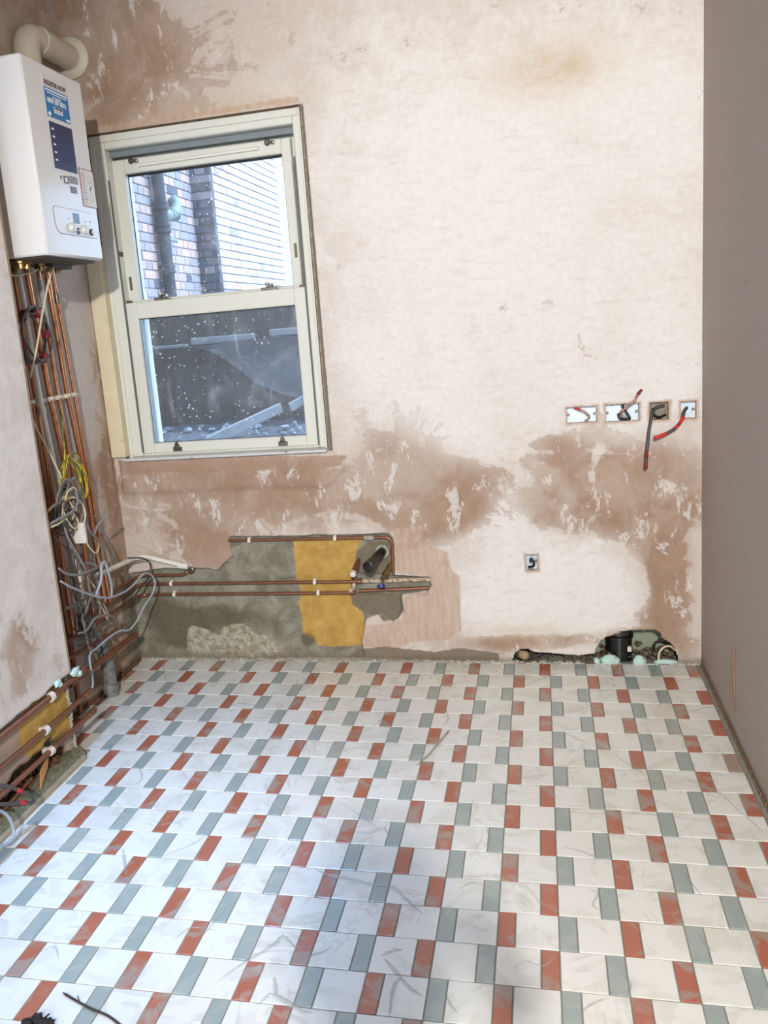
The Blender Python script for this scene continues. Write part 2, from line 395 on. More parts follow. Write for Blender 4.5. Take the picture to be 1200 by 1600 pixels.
rng = np.random.default_rng(7)
_LAT = rng.random((64, 64))
def vnoise(U, V, sc, off=0):
    x = U*sc+off*7.3+100; y = V*sc+off*3.1+100
    xi = np.floor(x).astype(int); yi = np.floor(y).astype(int); fx = x-xi; fy = y-yi
    fx = fx*fx*(3-2*fx); fy = fy*fy*(3-2*fy)
    g = lambda a, b: _LAT[a % 64, b % 64]
    return (g(xi, yi)*(1-fx)+g(xi+1, yi)*fx)*(1-fy)+(g(xi, yi+1)*(1-fx)+g(xi+1, yi+1)*fx)*fy
def fnoise(U, V, sc, off=0, oct=4):
    s_ = 0; a = .5
    for k in range(oct): s_ = s_+a*vnoise(U, V, sc*2**k, off+k*11); a *= .5
    return s_/(1-.5**oct)
def sdist(poly, U, V):
    """signed distance to a closed polygon, + inside"""
    P = np.array(poly, float); d = np.full(U.shape, 1e9); ins = np.zeros(U.shape, bool)
    for i in range(len(P)):
        a, b = P[i], P[(i+1) % len(P)]; e = b-a; w0, w1 = U-a[0], V-a[1]
        tt = np.clip((w0*e[0]+w1*e[1])/(e@e), 0, 1)
        d = np.minimum(d, np.hypot(w0-e[0]*tt, w1-e[1]*tt))
        c = ((a[1] > V) != (b[1] > V)) & (U < (b[0]-a[0])*(V-a[1])/((b[1]-a[1])+1e-12)+a[0])
        ins ^= c
    return np.where(ins, d, -d)
def union(polys, U, V):
    r = np.full(U.shape, -1.0)
    for p in polys: r = np.maximum(r, sdist(p, U, V))
    return r
def gauss(blobs, U, V):
    s_ = np.zeros(U.shape)
    for (u, v, ru, rv, a) in blobs:
        s_ = s_+a*np.exp(-(((U-u)/ru)**2+((V-v)/rv)**2))
    return s_
def lines(lo, hi, step, extra=()):
    ls = list(np.arange(lo, hi, step))+[hi]
    ls = [x for x in ls if all(abs(x-e) > step*.45 for e in extra)]+list(extra)
    return np.array(sorted(set(ls)))
FIELDS = ('wet_dim', 'pale', 'fresh', 'pinkpatch', 'ochre', 'cement', 'yellow', 'mortarpatch', 'darkpatch', 'grime', 'scuff', 'base')
def wall_grid(name, us, vs, place, fields, depth, cut, mat):
    U, V = np.meshgrid(us, vs)
    D = depth(U, V) if depth else np.zeros(U.shape)
    co = place(U, V, D).reshape(-1, 3)
    nu, nv = len(us), len(vs)
    i = np.arange(nu-1)[None, :]+np.arange(nv-1)[:, None]*nu
    uc = (us[:-1]+us[1:])/2; vc = (vs[:-1]+vs[1:])/2; UC, VC = np.meshgrid(uc, vc)
    keep = ~cut(UC, VC) if cut else np.ones(UC.shape, bool)
    q = np.stack([i, i+1, i+1+nu, i+nu], -1)[keep]
    me = bpy.data.meshes.new(name); me.vertices.add(len(co)); me.vertices.foreach_set('co', co.astype(np.float32).ravel())
    nf = len(q); me.loops.add(nf*4); me.loops.foreach_set('vertex_index', q.astype(np.int32).ravel())
    me.polygons.add(nf); me.polygons.foreach_set('loop_start', np.arange(0, nf*4, 4, dtype=np.int32))
    me.update(calc_edges=True); me.validate()
    F = fields(U, V) if fields else {}
    for k in FIELDS:
        v = F.get(k, np.full(U.shape, -1.0 if k in ('fresh', 'pinkpatch', 'cement', 'yellow', 'mortarpatch', 'darkpatch') else 0.0))
        a = me.attributes.new(k, 'FLOAT', 'POINT'); a.data.foreach_set('value', np.asarray(v, np.float32).ravel())
    me.polygons.foreach_set('use_smooth', [True]*nf); me.materials.append(mat)
    o = bpy.data.objects.new(name, me); COL.objects.link(o); o['kind'] = 'structure'
    return o
def bpoly(pts, Y=BY): return [tuple(atY(x, y, Y)[i] for i in (0, 2)) for x, y in pts]
def bblob(l): return [(atY(x, y)[0], atY(x, y)[2], rx/355, ry/355, a) for x, y, rx, ry, a in l]

# --- back wall
WX0, WX1, WZ0, WZ1 = -1.74, -0.772, 0.990, 2.412           # window opening in the plaster
SOCK = [(0.250, 0.369, 1.048, 1.113), (0.404, 0.533, 1.045, 1.115), (0.573, 0.645, 1.043, 1.114), (0.690, 0.749, 1.042, 1.111), (0.063, 0.113, 0.420, 0.491)]
HOLE = bpoly([(925, 1040), (931, 1012), (940, 1000), (948, 995), (958, 992), (968, 987), (984, 985), (1002, 984), (1022, 983), (1030, 988), (1036, 997), (1047, 1004), (1056, 1015), (1058, 1040)])
SLOT = bpoly([(800, 1040), (804, 1020), (815, 1013), (826, 1014), (835, 1019), (860, 1020), (880, 1022), (905, 1024), (928, 1021), (935, 1040)])
CEMENT = bpoly([(205, 1028), (200, 985), (196, 930), (200, 897), (245, 888), (300, 886), (340, 889), (350, 878), (362, 868), (356, 852), (357, 838), (480, 836),
                (607, 833), (614, 842), (616, 898), (640, 899), (672, 905), (674, 916), (668, 926), (628, 930), (630, 950), (622, 968), (600, 972), (590, 960), (572, 968), (566, 1000), (572, 1028)])
YELLOW = bpoly([(456, 845), (566, 843), (556, 862), (560, 884), (550, 905), (545, 930), (568, 960), (570, 985), (564, 1010), (520, 1013), (494, 1010), (488, 1000), (472, 992), (470, 965), (464, 942), (470, 930), (462, 905), (458, 870)])
MORTAR = bpoly([(290, 1028), (290, 985), (300, 979), (320, 985), (340, 994), (346, 982), (360, 977), (380, 976), (392, 985), (402, 995), (412, 991), (424, 1003), (436, 1022), (432, 1030)])
def bdepth(U, V):
    n = fnoise(U, V, 3.0, 1)-.5
    d = n*.004+(fnoise(U, V, 18, 5, 3)-.5)*.0016
    jag = (fnoise(U, V, 30, 9, 3)-.5)*.016
    c = sdist(CEMENT, U, V)+jag
    d = d+np.clip(c/.010, 0, 1)*.016
    d = d-np.clip((sdist(MORTAR, U, V)+jag)/.012, 0, 1)*.008
    # deep chase for the side pipes, right of the yellow paint
    ch = sdist(bpoly([(548, 896), (672, 901), (676, 917), (668, 931), (560, 932), (548, 930)]), U, V)+jag*.5
    d = d+np.clip(ch/.008, 0, 1)*.018
    # bottom edge crumbles inwards, thin broken plaster round the hole
    h = np.minimum(-sdist(HOLE, U, V), -sdist(SLOT, U, V))
    d = d-np.clip(1-h/.03, 0, 1)*np.clip(h/.004, 0, 1)*.008
    # plaster swells slightly round the window and the ledge below it
    d = d+np.clip(sdist([(WX1-.01, WZ0-.01), (WX1+.022, WZ0-.01), (WX1+.016, WZ1+.002), (WX1-.01, WZ1+.002)], U, V)/.006, 0, 1)*.016
    led = sdist(bpoly([(186, 716), (546, 706), (540, 735), (515, 762), (400, 764), (192, 774)]), U, V)+jag*.3
    d = d-np.clip(led/.012, 0, 1)*.010
    return d
def bfields(U, V):
    F = {}
    w_ = fnoise(U, V, 2.2, 3)-.5
    F['wet_dim'] = gauss(bblob([(350, 745, 190, 30, 1.15), (300, 800, 200, 60, .42), (480, 790, 130, 50, .55), (650, 745, 60, 55, .75), (710, 800, 80, 42, .95), (640, 810, 60, 40, .6),
                            (300, 845, 80, 40, .8), (690, 960, 50, 70, .25), (640, 900, 60, 40, .3), (740, 745, 60, 25, .4),
                            (900, 740, 70, 45, .8), (960, 780, 120, 42, .95), (1045, 760, 45, 55, .8), (1040, 870, 32, 75, 1.1), (1050, 930, 30, 60, .9), (1015, 845, 35, 45, .7),
                            (880, 810, 70, 30, .6), (960, 840, 60, 22, .4), (890, 990, 90, 16, .55), (1010, 965, 50, 25, .6), (770, 1000, 70, 14, .4), (905, 575, 45, 28, .25), (870, 690, 40, 18, .35),
                            (720, 660, 70, 26, .15), (590, 690, 50, 45, .4), (780, 480, 20, 20, .14), (230, 660, 50, 60, .2), (600, 330, 40, 60, .12), (1075, 1010, 16, 25, .5), (800, 1010, 90, 14, .55), (900, 1000, 90, 14, .5), (1000, 1000, 70, 18, .4), (640, 720, 40, 30, .4), (1000, 720, 90, 30, .4),
                            (330, 110, 160, 60, .24), (170, 110, 110, 100, .8), (110, 30, 140, 80, .8), (420, 60, 120, 40, .12), (250, 180, 120, 18, .25)]), U, V)+w_*.18  # strong top-left blobs paint the weaker light there, not damp
    F['wet_dim'] = F['wet_dim']-gauss(bblob([(860, 930, 125, 62, 1.3), (800, 800, 40, 30, .5), (750, 860, 28, 50, .5), (935, 880, 50, 40, .6)]), U, V)
    F['pale'] = .25+gauss(bblob([(850, 400, 260, 240, .75), (860, 930, 130, 70, 1.2), (600, 200, 220, 180, .3), (1000, 200, 130, 200, .35), (640, 560, 120, 100, .45), (560, 820, 60, 30, .1),
                                 (800, 800, 90, 50, .4), (1000, 600, 90, 60, .5), (750, 660, 140, 50, .35)]), U, V)-gauss(bblob([(180, 80, 220, 140, .6), (300, 800, 220, 90, .35), (1040, 860, 50, 150, .4)]), U, V)  # top-left cut in pale also paints that weaker light
    F['fresh'] = union([bpoly([(283, 872), (290, 845), (318, 836), (352, 828), (364, 838), (357, 850), (363, 868), (352, 880), (344, 889), (305, 887)]),
                        bpoly([(184, 718), (250, 714), (400, 712), (545, 710), (532, 728), (500, 733), (400, 735), (250, 738), (190, 745)])], U, V)
    F['pinkpatch'] = union([bpoly([(616, 826), (660, 824), (665, 850), (700, 862), (706, 890), (720, 902), (722, 985), (700, 1000), (640, 1004), (610, 1020), (566, 1010), (562, 978), (600, 974), (628, 966), (632, 930), (672, 926), (672, 902), (618, 896), (612, 850)]),
                             [(WX0, WZ1+.004), (WX1+.004, WZ1+.004), (WX1+.004, WZ1+.032), (WX0, WZ1+.030)]], U, V)
    F['pinkpatch'] = np.maximum(F['pinkpatch'], union([[(a-.010, c-.012), (b+.012, c-.012), (b+.012, d+.008), (a-.010, d+.008)] for a, b, c, d in SOCK], U, V))
    F['ochre'] = gauss(bblob([(880, 105, 70, 35, .55), (820, 120, 60, 30, .3), (330, 170, 150, 14, .3), (820, 985, 60, 14, .5)]), U, V)
    F['cement'] = sdist(CEMENT, U, V); F['yellow'] = sdist(YELLOW, U, V); F['mortarpatch'] = sdist(MORTAR, U, V)
    F['darkpatch'] = union([bpoly([(556, 862), (575, 848), (612, 845), (614, 896), (560, 900), (552, 890)]),
                            bpoly([(548, 928), (628, 930), (632, 955), (615, 972), (596, 960), (575, 962), (562, 955), (548, 945)]),
                            [(WX1, WZ0-.01), (WX1+.022, WZ0-.01), (WX1+.016, WZ1+.002), (WX1, WZ1+.002)], bpoly([(358, 847), (378, 846), (372, 855), (358, 857)]), bpoly([(545, 1028), (560, 1014), (600, 1010), (680, 1018), (720, 1012), (780, 1020), (780, 1034)])], U, V)
    F['grime'] = gauss(bblob([(340, 965, 90, 28, .9), (250, 960, 50, 50, .7), (300, 1005, 60, 22, .8), (530, 1000, 50, 10, .5), (480, 1000, 14, 20, .8), (440, 990, 20, 30, .4), (335, 920, 30, 10, .4)]), U, V)
    F['scuff'] = np.clip(.25+gauss(bblob([(700, 700, 200, 90, .8), (1060, 900, 40, 150, .8), (520, 600, 30, 140, .9), (560, 200, 90, 90, .4), (330, 170, 170, 16, .8), (950, 700, 150, 60, .5)]), U, V), 0, 1)
    F['base'] = np.ones(U.shape)
    return F
def bcut(U, V):
    c = (U > WX0) & (U < WX1) & (V > WZ0) & (V < WZ1)
    for a, b, c0, c1 in SOCK: c |= (U > a) & (U < b) & (V > c0) & (V < c1)
    j = (fnoise(U, V, 60, 2, 3)-.5)*.014
    c |= (sdist(HOLE, U, V)+j > 0) | (sdist(SLOT, U, V)+j > 0)
    return c
ex = [WX0, WX1]+[s_[0] for s_ in SOCK]+[s_[1] for s_ in SOCK]; ez = [WZ0, WZ1]+[s_[2] for s_ in SOCK]+[s_[3] for s_ in SOCK]
ez = sorted(set(round(z, 3) for z in ez)); ez = [z for i, z in enumerate(ez)]
us = lines(XL-.06, XR+.04, .0055, ex)
vs = np.array(sorted(set(list(lines(-.03, .62, .005, [z for z in ez if z < .62]))+list(lines(.62, CEIL+.02, .011, [z for z in ez if z > .62])))))
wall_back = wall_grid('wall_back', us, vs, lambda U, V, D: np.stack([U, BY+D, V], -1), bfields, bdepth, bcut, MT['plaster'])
tag(wall_back, 'back plaster wall, patchy pink and brown, with window and exposed cement base')

# window reveals (plaster returns)
mb = MB(); RV = 1.475
mb.add([(WX1, BY-.002, WZ0), (WX1, RV, WZ0), (WX1, RV, WZ1), (WX1, BY-.002, WZ1)], [(0, 1, 2, 3)])
mb.add([(WX0, BY-.002, WZ1), (WX1, BY-.002, WZ1), (WX1, RV, WZ1), (WX0, RV, WZ1)], [(0, 1, 2, 3)])
mb.add([(WX0, BY-.002, WZ0), (WX1, BY-.002, WZ0), (WX1, RV, WZ0), (WX0, RV, WZ0)], [(0, 1, 2, 3)])
mb.add([(WX0, BY-.002, WZ0), (WX0, RV, WZ0), (WX0, RV, WZ1), (WX0, BY-.002, WZ1)], [(0, 1, 2, 3)])
rev = mb.build('window_reveal', simple('brown_reveal_plaster', srgb(150, 122, 98), .85, var=.15, scale=14, bump=.5), wall_back)
# outer skin of the house around the window
mb = MB()
for a, b in (((-3.0, 1.62, -.3), (WX0-.03, 1.9, 6.2)), ((WX1+.03, 1.62, -.3), (3.2, 1.9, 6.2)), ((WX0-.03, 1.62, WZ1+.02), (WX1+.03, 1.9, 6.2)), ((WX0-.03, 1.62, -.3), (WX1+.03, 1.9, WZ0-.04))):
    mb.box((a[0], 1.62, a[2]), (b[0], 1.72, b[2]))
mb.build('wall_outer', simple('outer_brick_skin', srgb(140, 118, 104), .9), kind='structure')

# --- left wall of the recess, nib, right wall, rear, ceiling
us2 = lines(NY-.1, BY+.08, .009); vs2 = lines(-.03, CEIL+.02, .012)
def xpoly(pts, X): return [tuple(atX(x, y, X)[i] for i in (1, 2)) for x, y in pts]
def lfields(U, V):
    F = {'wet_dim': gauss([(1.36, .95, .14, .16, .95), (1.40, .72, .13, .22, .7), (1.30, .5, .25, .16, .5), (1.38, 1.35, .07, .35, .45), (1.2, .12, .3, .14, .7), (.8, .3, .4, .4, .35), (.8, 2.2, .4, .4, .25), (1.2, 2.9, .5, .5, .4)], U, V)+(fnoise(U, V, 3, 4)-.5)*.2,
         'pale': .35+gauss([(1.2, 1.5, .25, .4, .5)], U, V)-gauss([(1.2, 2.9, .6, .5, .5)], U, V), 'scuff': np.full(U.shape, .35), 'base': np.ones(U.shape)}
    F['cement'] = sdist([(1.30, -.1), (1.30, .30), (1.34, .38), (1.34, .44), (1.40, .46), (1.5, .47), (1.5, -.1)], U, V)
    F['grime'] = gauss([(1.4, .2, .1, .2, .6)], U, V); return F
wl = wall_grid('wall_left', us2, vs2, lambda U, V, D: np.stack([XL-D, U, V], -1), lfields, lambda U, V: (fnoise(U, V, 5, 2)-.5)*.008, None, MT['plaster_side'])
tag(wl, 'left wall of the alcove behind the copper pipes')
# nib (chimney breast side) : face
CUTZ = 0.335
us3 = lines(-4.65, NY, .012); vs3 = np.array(sorted(set(list(lines(-.03, .46, .009))+list(lines(.46, CEIL+.02, .02)))))
def nedge(U, V): return (CUTZ+(fnoise(U, V*0, 6, 8, 3)-.5)*.05)-V          # + below the ragged plaster edge
def ndepth(U, V):
    e_ = nedge(U, V); d = np.clip(e_/.012, 0, 1)*.030+(fnoise(U, V, 4, 3)-.5)*.005
    hl = sdist([(-.3, .085), (.02, .125), (.22, .13), (.33, .155), (.40, .10), (.42, .03), (.30, .0), (-.3, -.02)], U, V)+(fnoise(U, V, 20, 6, 3)-.5)*.06
    return d+np.clip(hl/.02, 0, 1)*.07
def nfields(U, V):
    F = {'wet_dim': gauss([(-.1, .52, .3, .1, .5), (.2, .55, .07, .12, .75), (.38, .42, .05, .06, .2), (.1, .40, .4, .05, .35), (.3, 2.6, .5, .6, .3)], U, V)+(fnoise(U, V, 3, 9)-.5)*.15,
         'pale': .55+(fnoise(U, V, 2, 5)-.5)*.5, 'scuff': np.full(U.shape, .15)+gauss([(.2, .4, .5, .08, .6)], U, V), 'base': np.zeros(U.shape)}
    e_ = nedge(U, V)
    F['fresh'] = np.where(e_ > 0, e_, -1)*1.0
    F['yellow'] = np.where(e_ > 0, sdist([(.14, .27), (.20, .34), (.34, .34), (.47, .335), (.47, .10), (.36, .10), (.30, .13), (.20, .12), (.13, .18)], U, V), -1.)
    F['grime'] = gauss([(.2, .1, .2, .05, 1.0), (.0, .05, .3, .05, .9), (.4, .08, .05, .08, .6)], U, V)
    hl = sdist([(-.3, .085), (.02, .125), (.22, .13), (.33, .155), (.40, .10), (.42, .03), (.30, .0), (-.3, -.02)], U, V)
    F['darkpatch'] = hl+(fnoise(U, V, 20, 6, 3)-.5)*.06
    return F
nib = wall_grid('wall_chimney_breast', us3, vs3, lambda U, V, D: np.stack([NX-D, U, V], -1), nfields, ndepth, None, MT['plaster'])
tag(nib, 'pale plastered projecting wall at the left edge, cut away at its foot')
# nib end face (towards the window)
mb = MB(); mb.add([(NX-.001, NY, CUTZ), (XL-.02, NY, CUTZ), (XL-.02, NY, CEIL), (NX-.001, NY, CEIL)], [(0, 1, 2, 3)])
mb.add([(NX-.029, NY-.002, -.02), (XL-.02, NY-.002, -.02), (XL-.02, NY-.002, CUTZ+.02), (NX-.029, NY-.002, CUTZ+.02)], [(0, 1, 2, 3)])
mb.build('nib_end', simple('nib_end_plaster', srgb(150, 118, 92), .9, var=.2, scale=12, bump=.5), nib)
mb = MB(); r5 = random.Random(5)
for k in range(46):                    # broken arris down the corner of the nib, above the cut only a metal bead shows
    z = k*.0075; mb.blob((NX-.026+r5.uniform(-.004, .004), NY-.004+r5.uniform(-.004, .004), z), (.006, .006, .007), r5)
mb.build('broken_corner_edge', MT['mortar'], nib, kind='stuff')
mb = MB(); mb.box((NX-.004, NY-.010, CUTZ), (NX+.0015, NY+.0015, CEIL)); mb.build('corner_bead', simple('bead_plaster', srgb(150, 128, 108), .8), nib)

us4 = lines(-4.65, BY+.05, .05); vs4 = lines(-.03, CEIL+.02, .05)
def rfields(U, V):
    return {'wet_dim': gauss([(.85, .10, .02, .16, .35), (1.3, .05, .2, .06, .5)], U, V), 'pale': .0+(fnoise(U, V, 1.5, 5)-.5)*.3, 'scuff': np.full(U.shape, .05), 'base': np.full(U.shape, .8)}
MT['plaster_grey'] = plaster('smooth_grey_brown_plaster', base=(.46, .395, .35), pale=(.50, .435, .39))
us4 = lines(-4.65, BY+.03, .02); vs4 = lines(-.03, CEIL+.02, .03)
wr = wall_grid('wall_right', us4, vs4, lambda U, V, D: np.stack([XR+D, U, V], -1), rfields, lambda U, V: (fnoise(U, V, 1.2, 3)-.5)*.004, None, MT['plaster_grey'])
tag(wr, 'smooth grey-brown right wall')
mb = MB(); crk = [atX(1148, 1012, XR-.003), atX(1146, 1040, XR-.003), atX(1148, 1075, XR-.003), atX(1148, 1112, XR-.003)]
mb.tube(crk, [.0015, .004, .0035, .001], 6); mb.build('wall_crack_fill', simple('brown_filler', srgb(150, 110, 84), .9), wr, smooth='all')

RY = -4.62
mb = MB()
for a, b in (((NX-.3, RY-.1, -.03), (-1.45, RY, CEIL)), ((.55, RY-.1, -.03), (XR+.1, RY, CEIL)), ((-1.45, RY-.1, 2.3), (.55, RY, CEIL))):
    mb.box(a, b)
mb.build('wall_rear', simple('rear_plaster', srgb(205, 190, 174), .9), kind='structure')
mb = MB()
for a, b in (((-1.45, RY-.08, 0), (-1.39, RY-.02, 2.3)), ((.49, RY-.08, 0), (.55, RY-.02, 2.3)), ((-1.45, RY-.08, 2.24), (.55, RY-.02, 2.3))):
    mb.box(a, b)
mb.build('door_1', MT['upvc'], kind='structure')
mb = MB(); mb.box((XL-.1, RY-.1, CEIL), (XR+.1, 1.62, CEIL+.1)); mb.build('ceiling', simple('ceiling_plaster', srgb(225, 214, 200), .9), kind='structure')
mb = MB(); mb.box((XL-.1, RY-.2, -.3), (XL-.02, 1.62, 3.1)); mb.box((XR+.02, RY-.1, -.3), (XR+.1, 1.62, 3.1))
mb.build('wall_backing', simple('hidden_masonry', srgb(120, 100, 86), .9), kind='structure')

# ------------------------------------------------------------------ floor
P_, S_, H_ = .15, .044, .127822
def tile_mat(name, c, cf, smear, deep):
    """glazed tile under a crumpled milky sheet: soft wedges with one sharp edge, gloss broken by creases"""
    t = NT(name)
    n1 = t.noise(2.6, 3, .5, t.mapv((1.0, 1.5, 1.0), (0, 0, .7)), dist=1.0)
    n2 = t.noise(3.4, 3, .5, t.mapv((1.5, .9, 1.0), (0, 0, -.4), (3, 1, 0)), dist=1.3)
    w1 = t.math('FRACT', t.math('MULTIPLY', n1, 7.0)); w2 = t.math('FRACT', t.math('MULTIPLY', n2, 8.0))
    g1 = t.step(t.noise(5.5, 4, .6, t.mapv(loc=(7, 0, 0))), .50, .62); g2 = t.step(t.noise(6.0, 4, .6, t.mapv(loc=(0, 9, 0))), .50, .64)
    f1 = t.math('MULTIPLY', t.step(w1, .45, 1.0), g1); f2 = t.math('MULTIPLY', t.step(w2, .5, 1.0), g2)
    veil = t.math('ADD', f1, f2, clamp=True)
    blot = t.step(t.noise(9, 3, .5, t.mapv(loc=(5, 2, 0)), dist=.8), .50, .62)
    col = t.mix(t.math('MULTIPLY', blot, smear), c, cf)
    col = t.mix(t.math('MULTIPLY', veil, deep), col, (.44, .42, .37, 1))
    h = t.math('ADD', t.math('MULTIPLY', f1, .8), t.math('MULTIPLY', f2, .8))
    nr = t.bump(h, .5, .006); nr = t.bump(t.noise(14, 4, .6, dist=1.0), .22, .006, nr)
    t.lk(nr, t.b.inputs['Coat Normal']); t.b.inputs['Coat Weight'].default_value = .55; t.b.inputs['Coat Roughness'].default_value = .10
    nb = t.bump(t.noise(6, 3, .5), .12, .01)
    return t.set(col, .34, None, nb, .8)
MT['tile_white'] = tile_mat('white_glazed_tile', srgb(222, 221, 215), srgb(206, 203, 192), .6, .42)
MT['tile_grey'] = tile_mat('blue_grey_glazed_tile', srgb(146, 158, 154), srgb(166, 172, 166), .6, .35)
MT['tile_terra'] = tile_mat('terracotta_glazed_tile', srgb(166, 92, 68), srgb(152, 140, 130), .8, .4)
t = NT('grey_grout'); MT['grout'] = t.set(t.mix(t.noise(30, 5), srgb(108, 106, 96), srgb(156, 152, 140)), .55, None, t.bump(t.noise(60, 4), .3, .002))

mb = MB(); mb.box((XL-.1, RY-.1, -.08), (XR+.1, BY+.02, -.0025)); floor = mb.build('floor', MT['grout'], kind='structure')
tag(floor, 'floor tiled in white with grey and terracotta strips under crumpled clear film')

def tile_mesh(name, mat, w, h):
    b, z0, z1 = .0016, -.006, 0.0; x, y = w/2, h/2
    v = [(-x, -y, z0), (x, -y, z0), (x, y, z0), (-x, y, z0), (-x, -y, z1-b*.6), (x, -y, z1-b*.6), (x, y, z1-b*.6), (-x, y, z1-b*.6),
         (-x+b, -y+b, z1), (x-b, -y+b, z1), (x-b, y-b, z1), (-x+b, y-b, z1)]
    f = [(k, (k+1) % 4, 4+(k+1) % 4, 4+k) for k in range(4)]+[(4+k, 4+(k+1) % 4, 8+(k+1) % 4, 8+k) for k in range(4)]+[(8, 9, 10, 11)]
    me = bpy.data.meshes.new(name); me.from_pydata(v, [], f); me.materials.append(mat); me.update(); return me
G = .0030
TM = {'white_tile': tile_mesh('white_tile', MT['tile_white'], P_-S_-G, H_-G), 'grey_tile': tile_mesh('grey_tile', MT['tile_grey'], S_-G, H_-G),
      'terracotta_tile': tile_mesh('terracotta_tile', MT['tile_terra'], S_-G, H_-G)}
TW = {'white_tile': P_-S_-G, 'grey_tile': S_-G, 'terracotta_tile': S_-G}
rt = random.Random(3); rest = {k: MB() for k in TM}; ncount = dict.fromkeys(TM, 0)
for j in range(-12, 36):
    y1, y0 = -j*H_, -(j+1)*H_
    y1c = min(y1, BY-.004); y0c = max(y0, RY)
    if y1c-y0c < .012: continue
    for c in range(-13, 7):
        xc = c*P_
        pcs = []
        terra = (c % 2 == 0) == (j % 2 == 0)
        if j % 2 == 0: pcs = [(xc, xc+S_, 'terracotta_tile' if terra else 'grey_tile'), (xc+S_, xc+P_, 'white_tile')]
        else: pcs = [(xc-S_, xc, 'terracotta_tile' if terra else 'grey_tile'), (xc, xc+P_-S_, 'white_tile')]
        lim0 = (NX+.006) if y0 < NY-.02 else XL+.012
        for a, b, k in pcs:
            a = max(a, lim0); b = min(b, XR-.018)
            if b-a < .012: continue
            w, h = b-a-G, y1c-y0c-G
            cx, cyy = (a+b)/2, (y0c+y1c)/2
            if j <= 5:
                o = bpy.data.objects.new(k, TM[k]); COL.objects.link(o); o.parent = floor
                o.location = (cx, cyy, rt.uniform(-.0004, .0004)); o.scale = (w/TW[k], h/(H_-G), 1)
                o.rotation_euler = (rt.gauss(0, .0035), rt.gauss(0, .0035), 0); ncount[k] += 1
            else:
                x_, y_ = w/2, h/2
                rest[k].box((cx-x_, cyy-y_, -.006), (cx+x_, cyy+y_, 0))
for k in rest: rest[k].build(k, TM[k].materials[0], floor, kind='stuff', fixn=False)
print('tiles', ncount)

# grey border strip of grout at the right wall and ragged mortar along the back wall
mb = MB(); mb.box((XR-.018, RY, -.003), (XR-.001, BY-.002, -.0005)); mb.build('grout_border', MT['grout'], floor)
r1 = random.Random(11)
mb = MB()
x = XL+.02
while x < XR-.01:
    if not (.33 < x < .66) and not (-.02 < x < .33 and r1.random() < .5):
        mb.blob((x, BY-.008+r1.uniform(-.006, .004), .001), (r1.uniform(.005, .014), r1.uniform(.004, .009), r1.uniform(.003, .010)), r1)
    x += r1.uniform(.006, .013)
mb.build('trim_1', MT['mortar'], kind='structure', label='ragged line of pale mortar where the back wall meets the floor')
mb = MB(); y = -.9
while y < BY-.02:
    mb.blob((XR-.004, y, .002), (.004, r1.uniform(.008, .02), r1.uniform(.004, .012)), r1); y += r1.uniform(.012, .028)
mb.build('trim_2', simple('brown_sealant_line', srgb(120, 96, 72), .9, var=.3), kind='structure', label='brown dirty joint where the right wall meets the floor')
# rubble kerb along the nib
mb = MB(); rk = random.Random(31); nk = 230; prof = [(-.075, .012), (-.055, .040), (-.036, .052), (-.018, .046), (-.002, .030), (.010, .014), (.016, .0)]
vs_ = []
for i in range(nk+1):
    y = -1.6+i*(NY+.005+1.6)/nk; w = .5+.5*math.sin(y*9)+.35*math.sin(y*23+1)
    for a, b in prof: vs_.append((NX+a+rk.uniform(-.003, .003), y, max(0, b*(.75+.22*w)+rk.uniform(-.004, .004)) if b > 0 else -.003))
m_ = len(prof); mb.add(vs_, [(i*m_+k, i*m_+k+1, (i+1)*m_+k+1, (i+1)*m_+k) for i in range(nk) for k in range(m_-1)])
mb.build('trim_3', MT['kerb'], kind='structure', smooth='all', fixn=False, label='green-grey mortar kerb at the foot of the left projecting wall')
mb = MB(); mb.prism([(NX+.012, -1.6, -.002), (NX+.030, -1.6, -.002), (NX+.026, -1.6, .010), (NX+.012, -1.6, .014)], (0, 2.04, 0))
mb.build('trim_4', simple('dusty_batten', srgb(150, 132, 104), .85, var=.2, scale=30, bump=.4), kind='structure', label='dusty flat batten between rubble kerb and tiles')
mb = MB(); y = NY+.03
while y < BY-.02:
    mb.blob((XL+.012, y, .004), (r1.uniform(.006, .014), r1.uniform(.01, .02), r1.uniform(.006, .02)), r1); y += r1.uniform(.012, .022)
mb.build('trim_5', MT['grime'], kind='structure', label='brown dirt along the foot of the alcove wall')

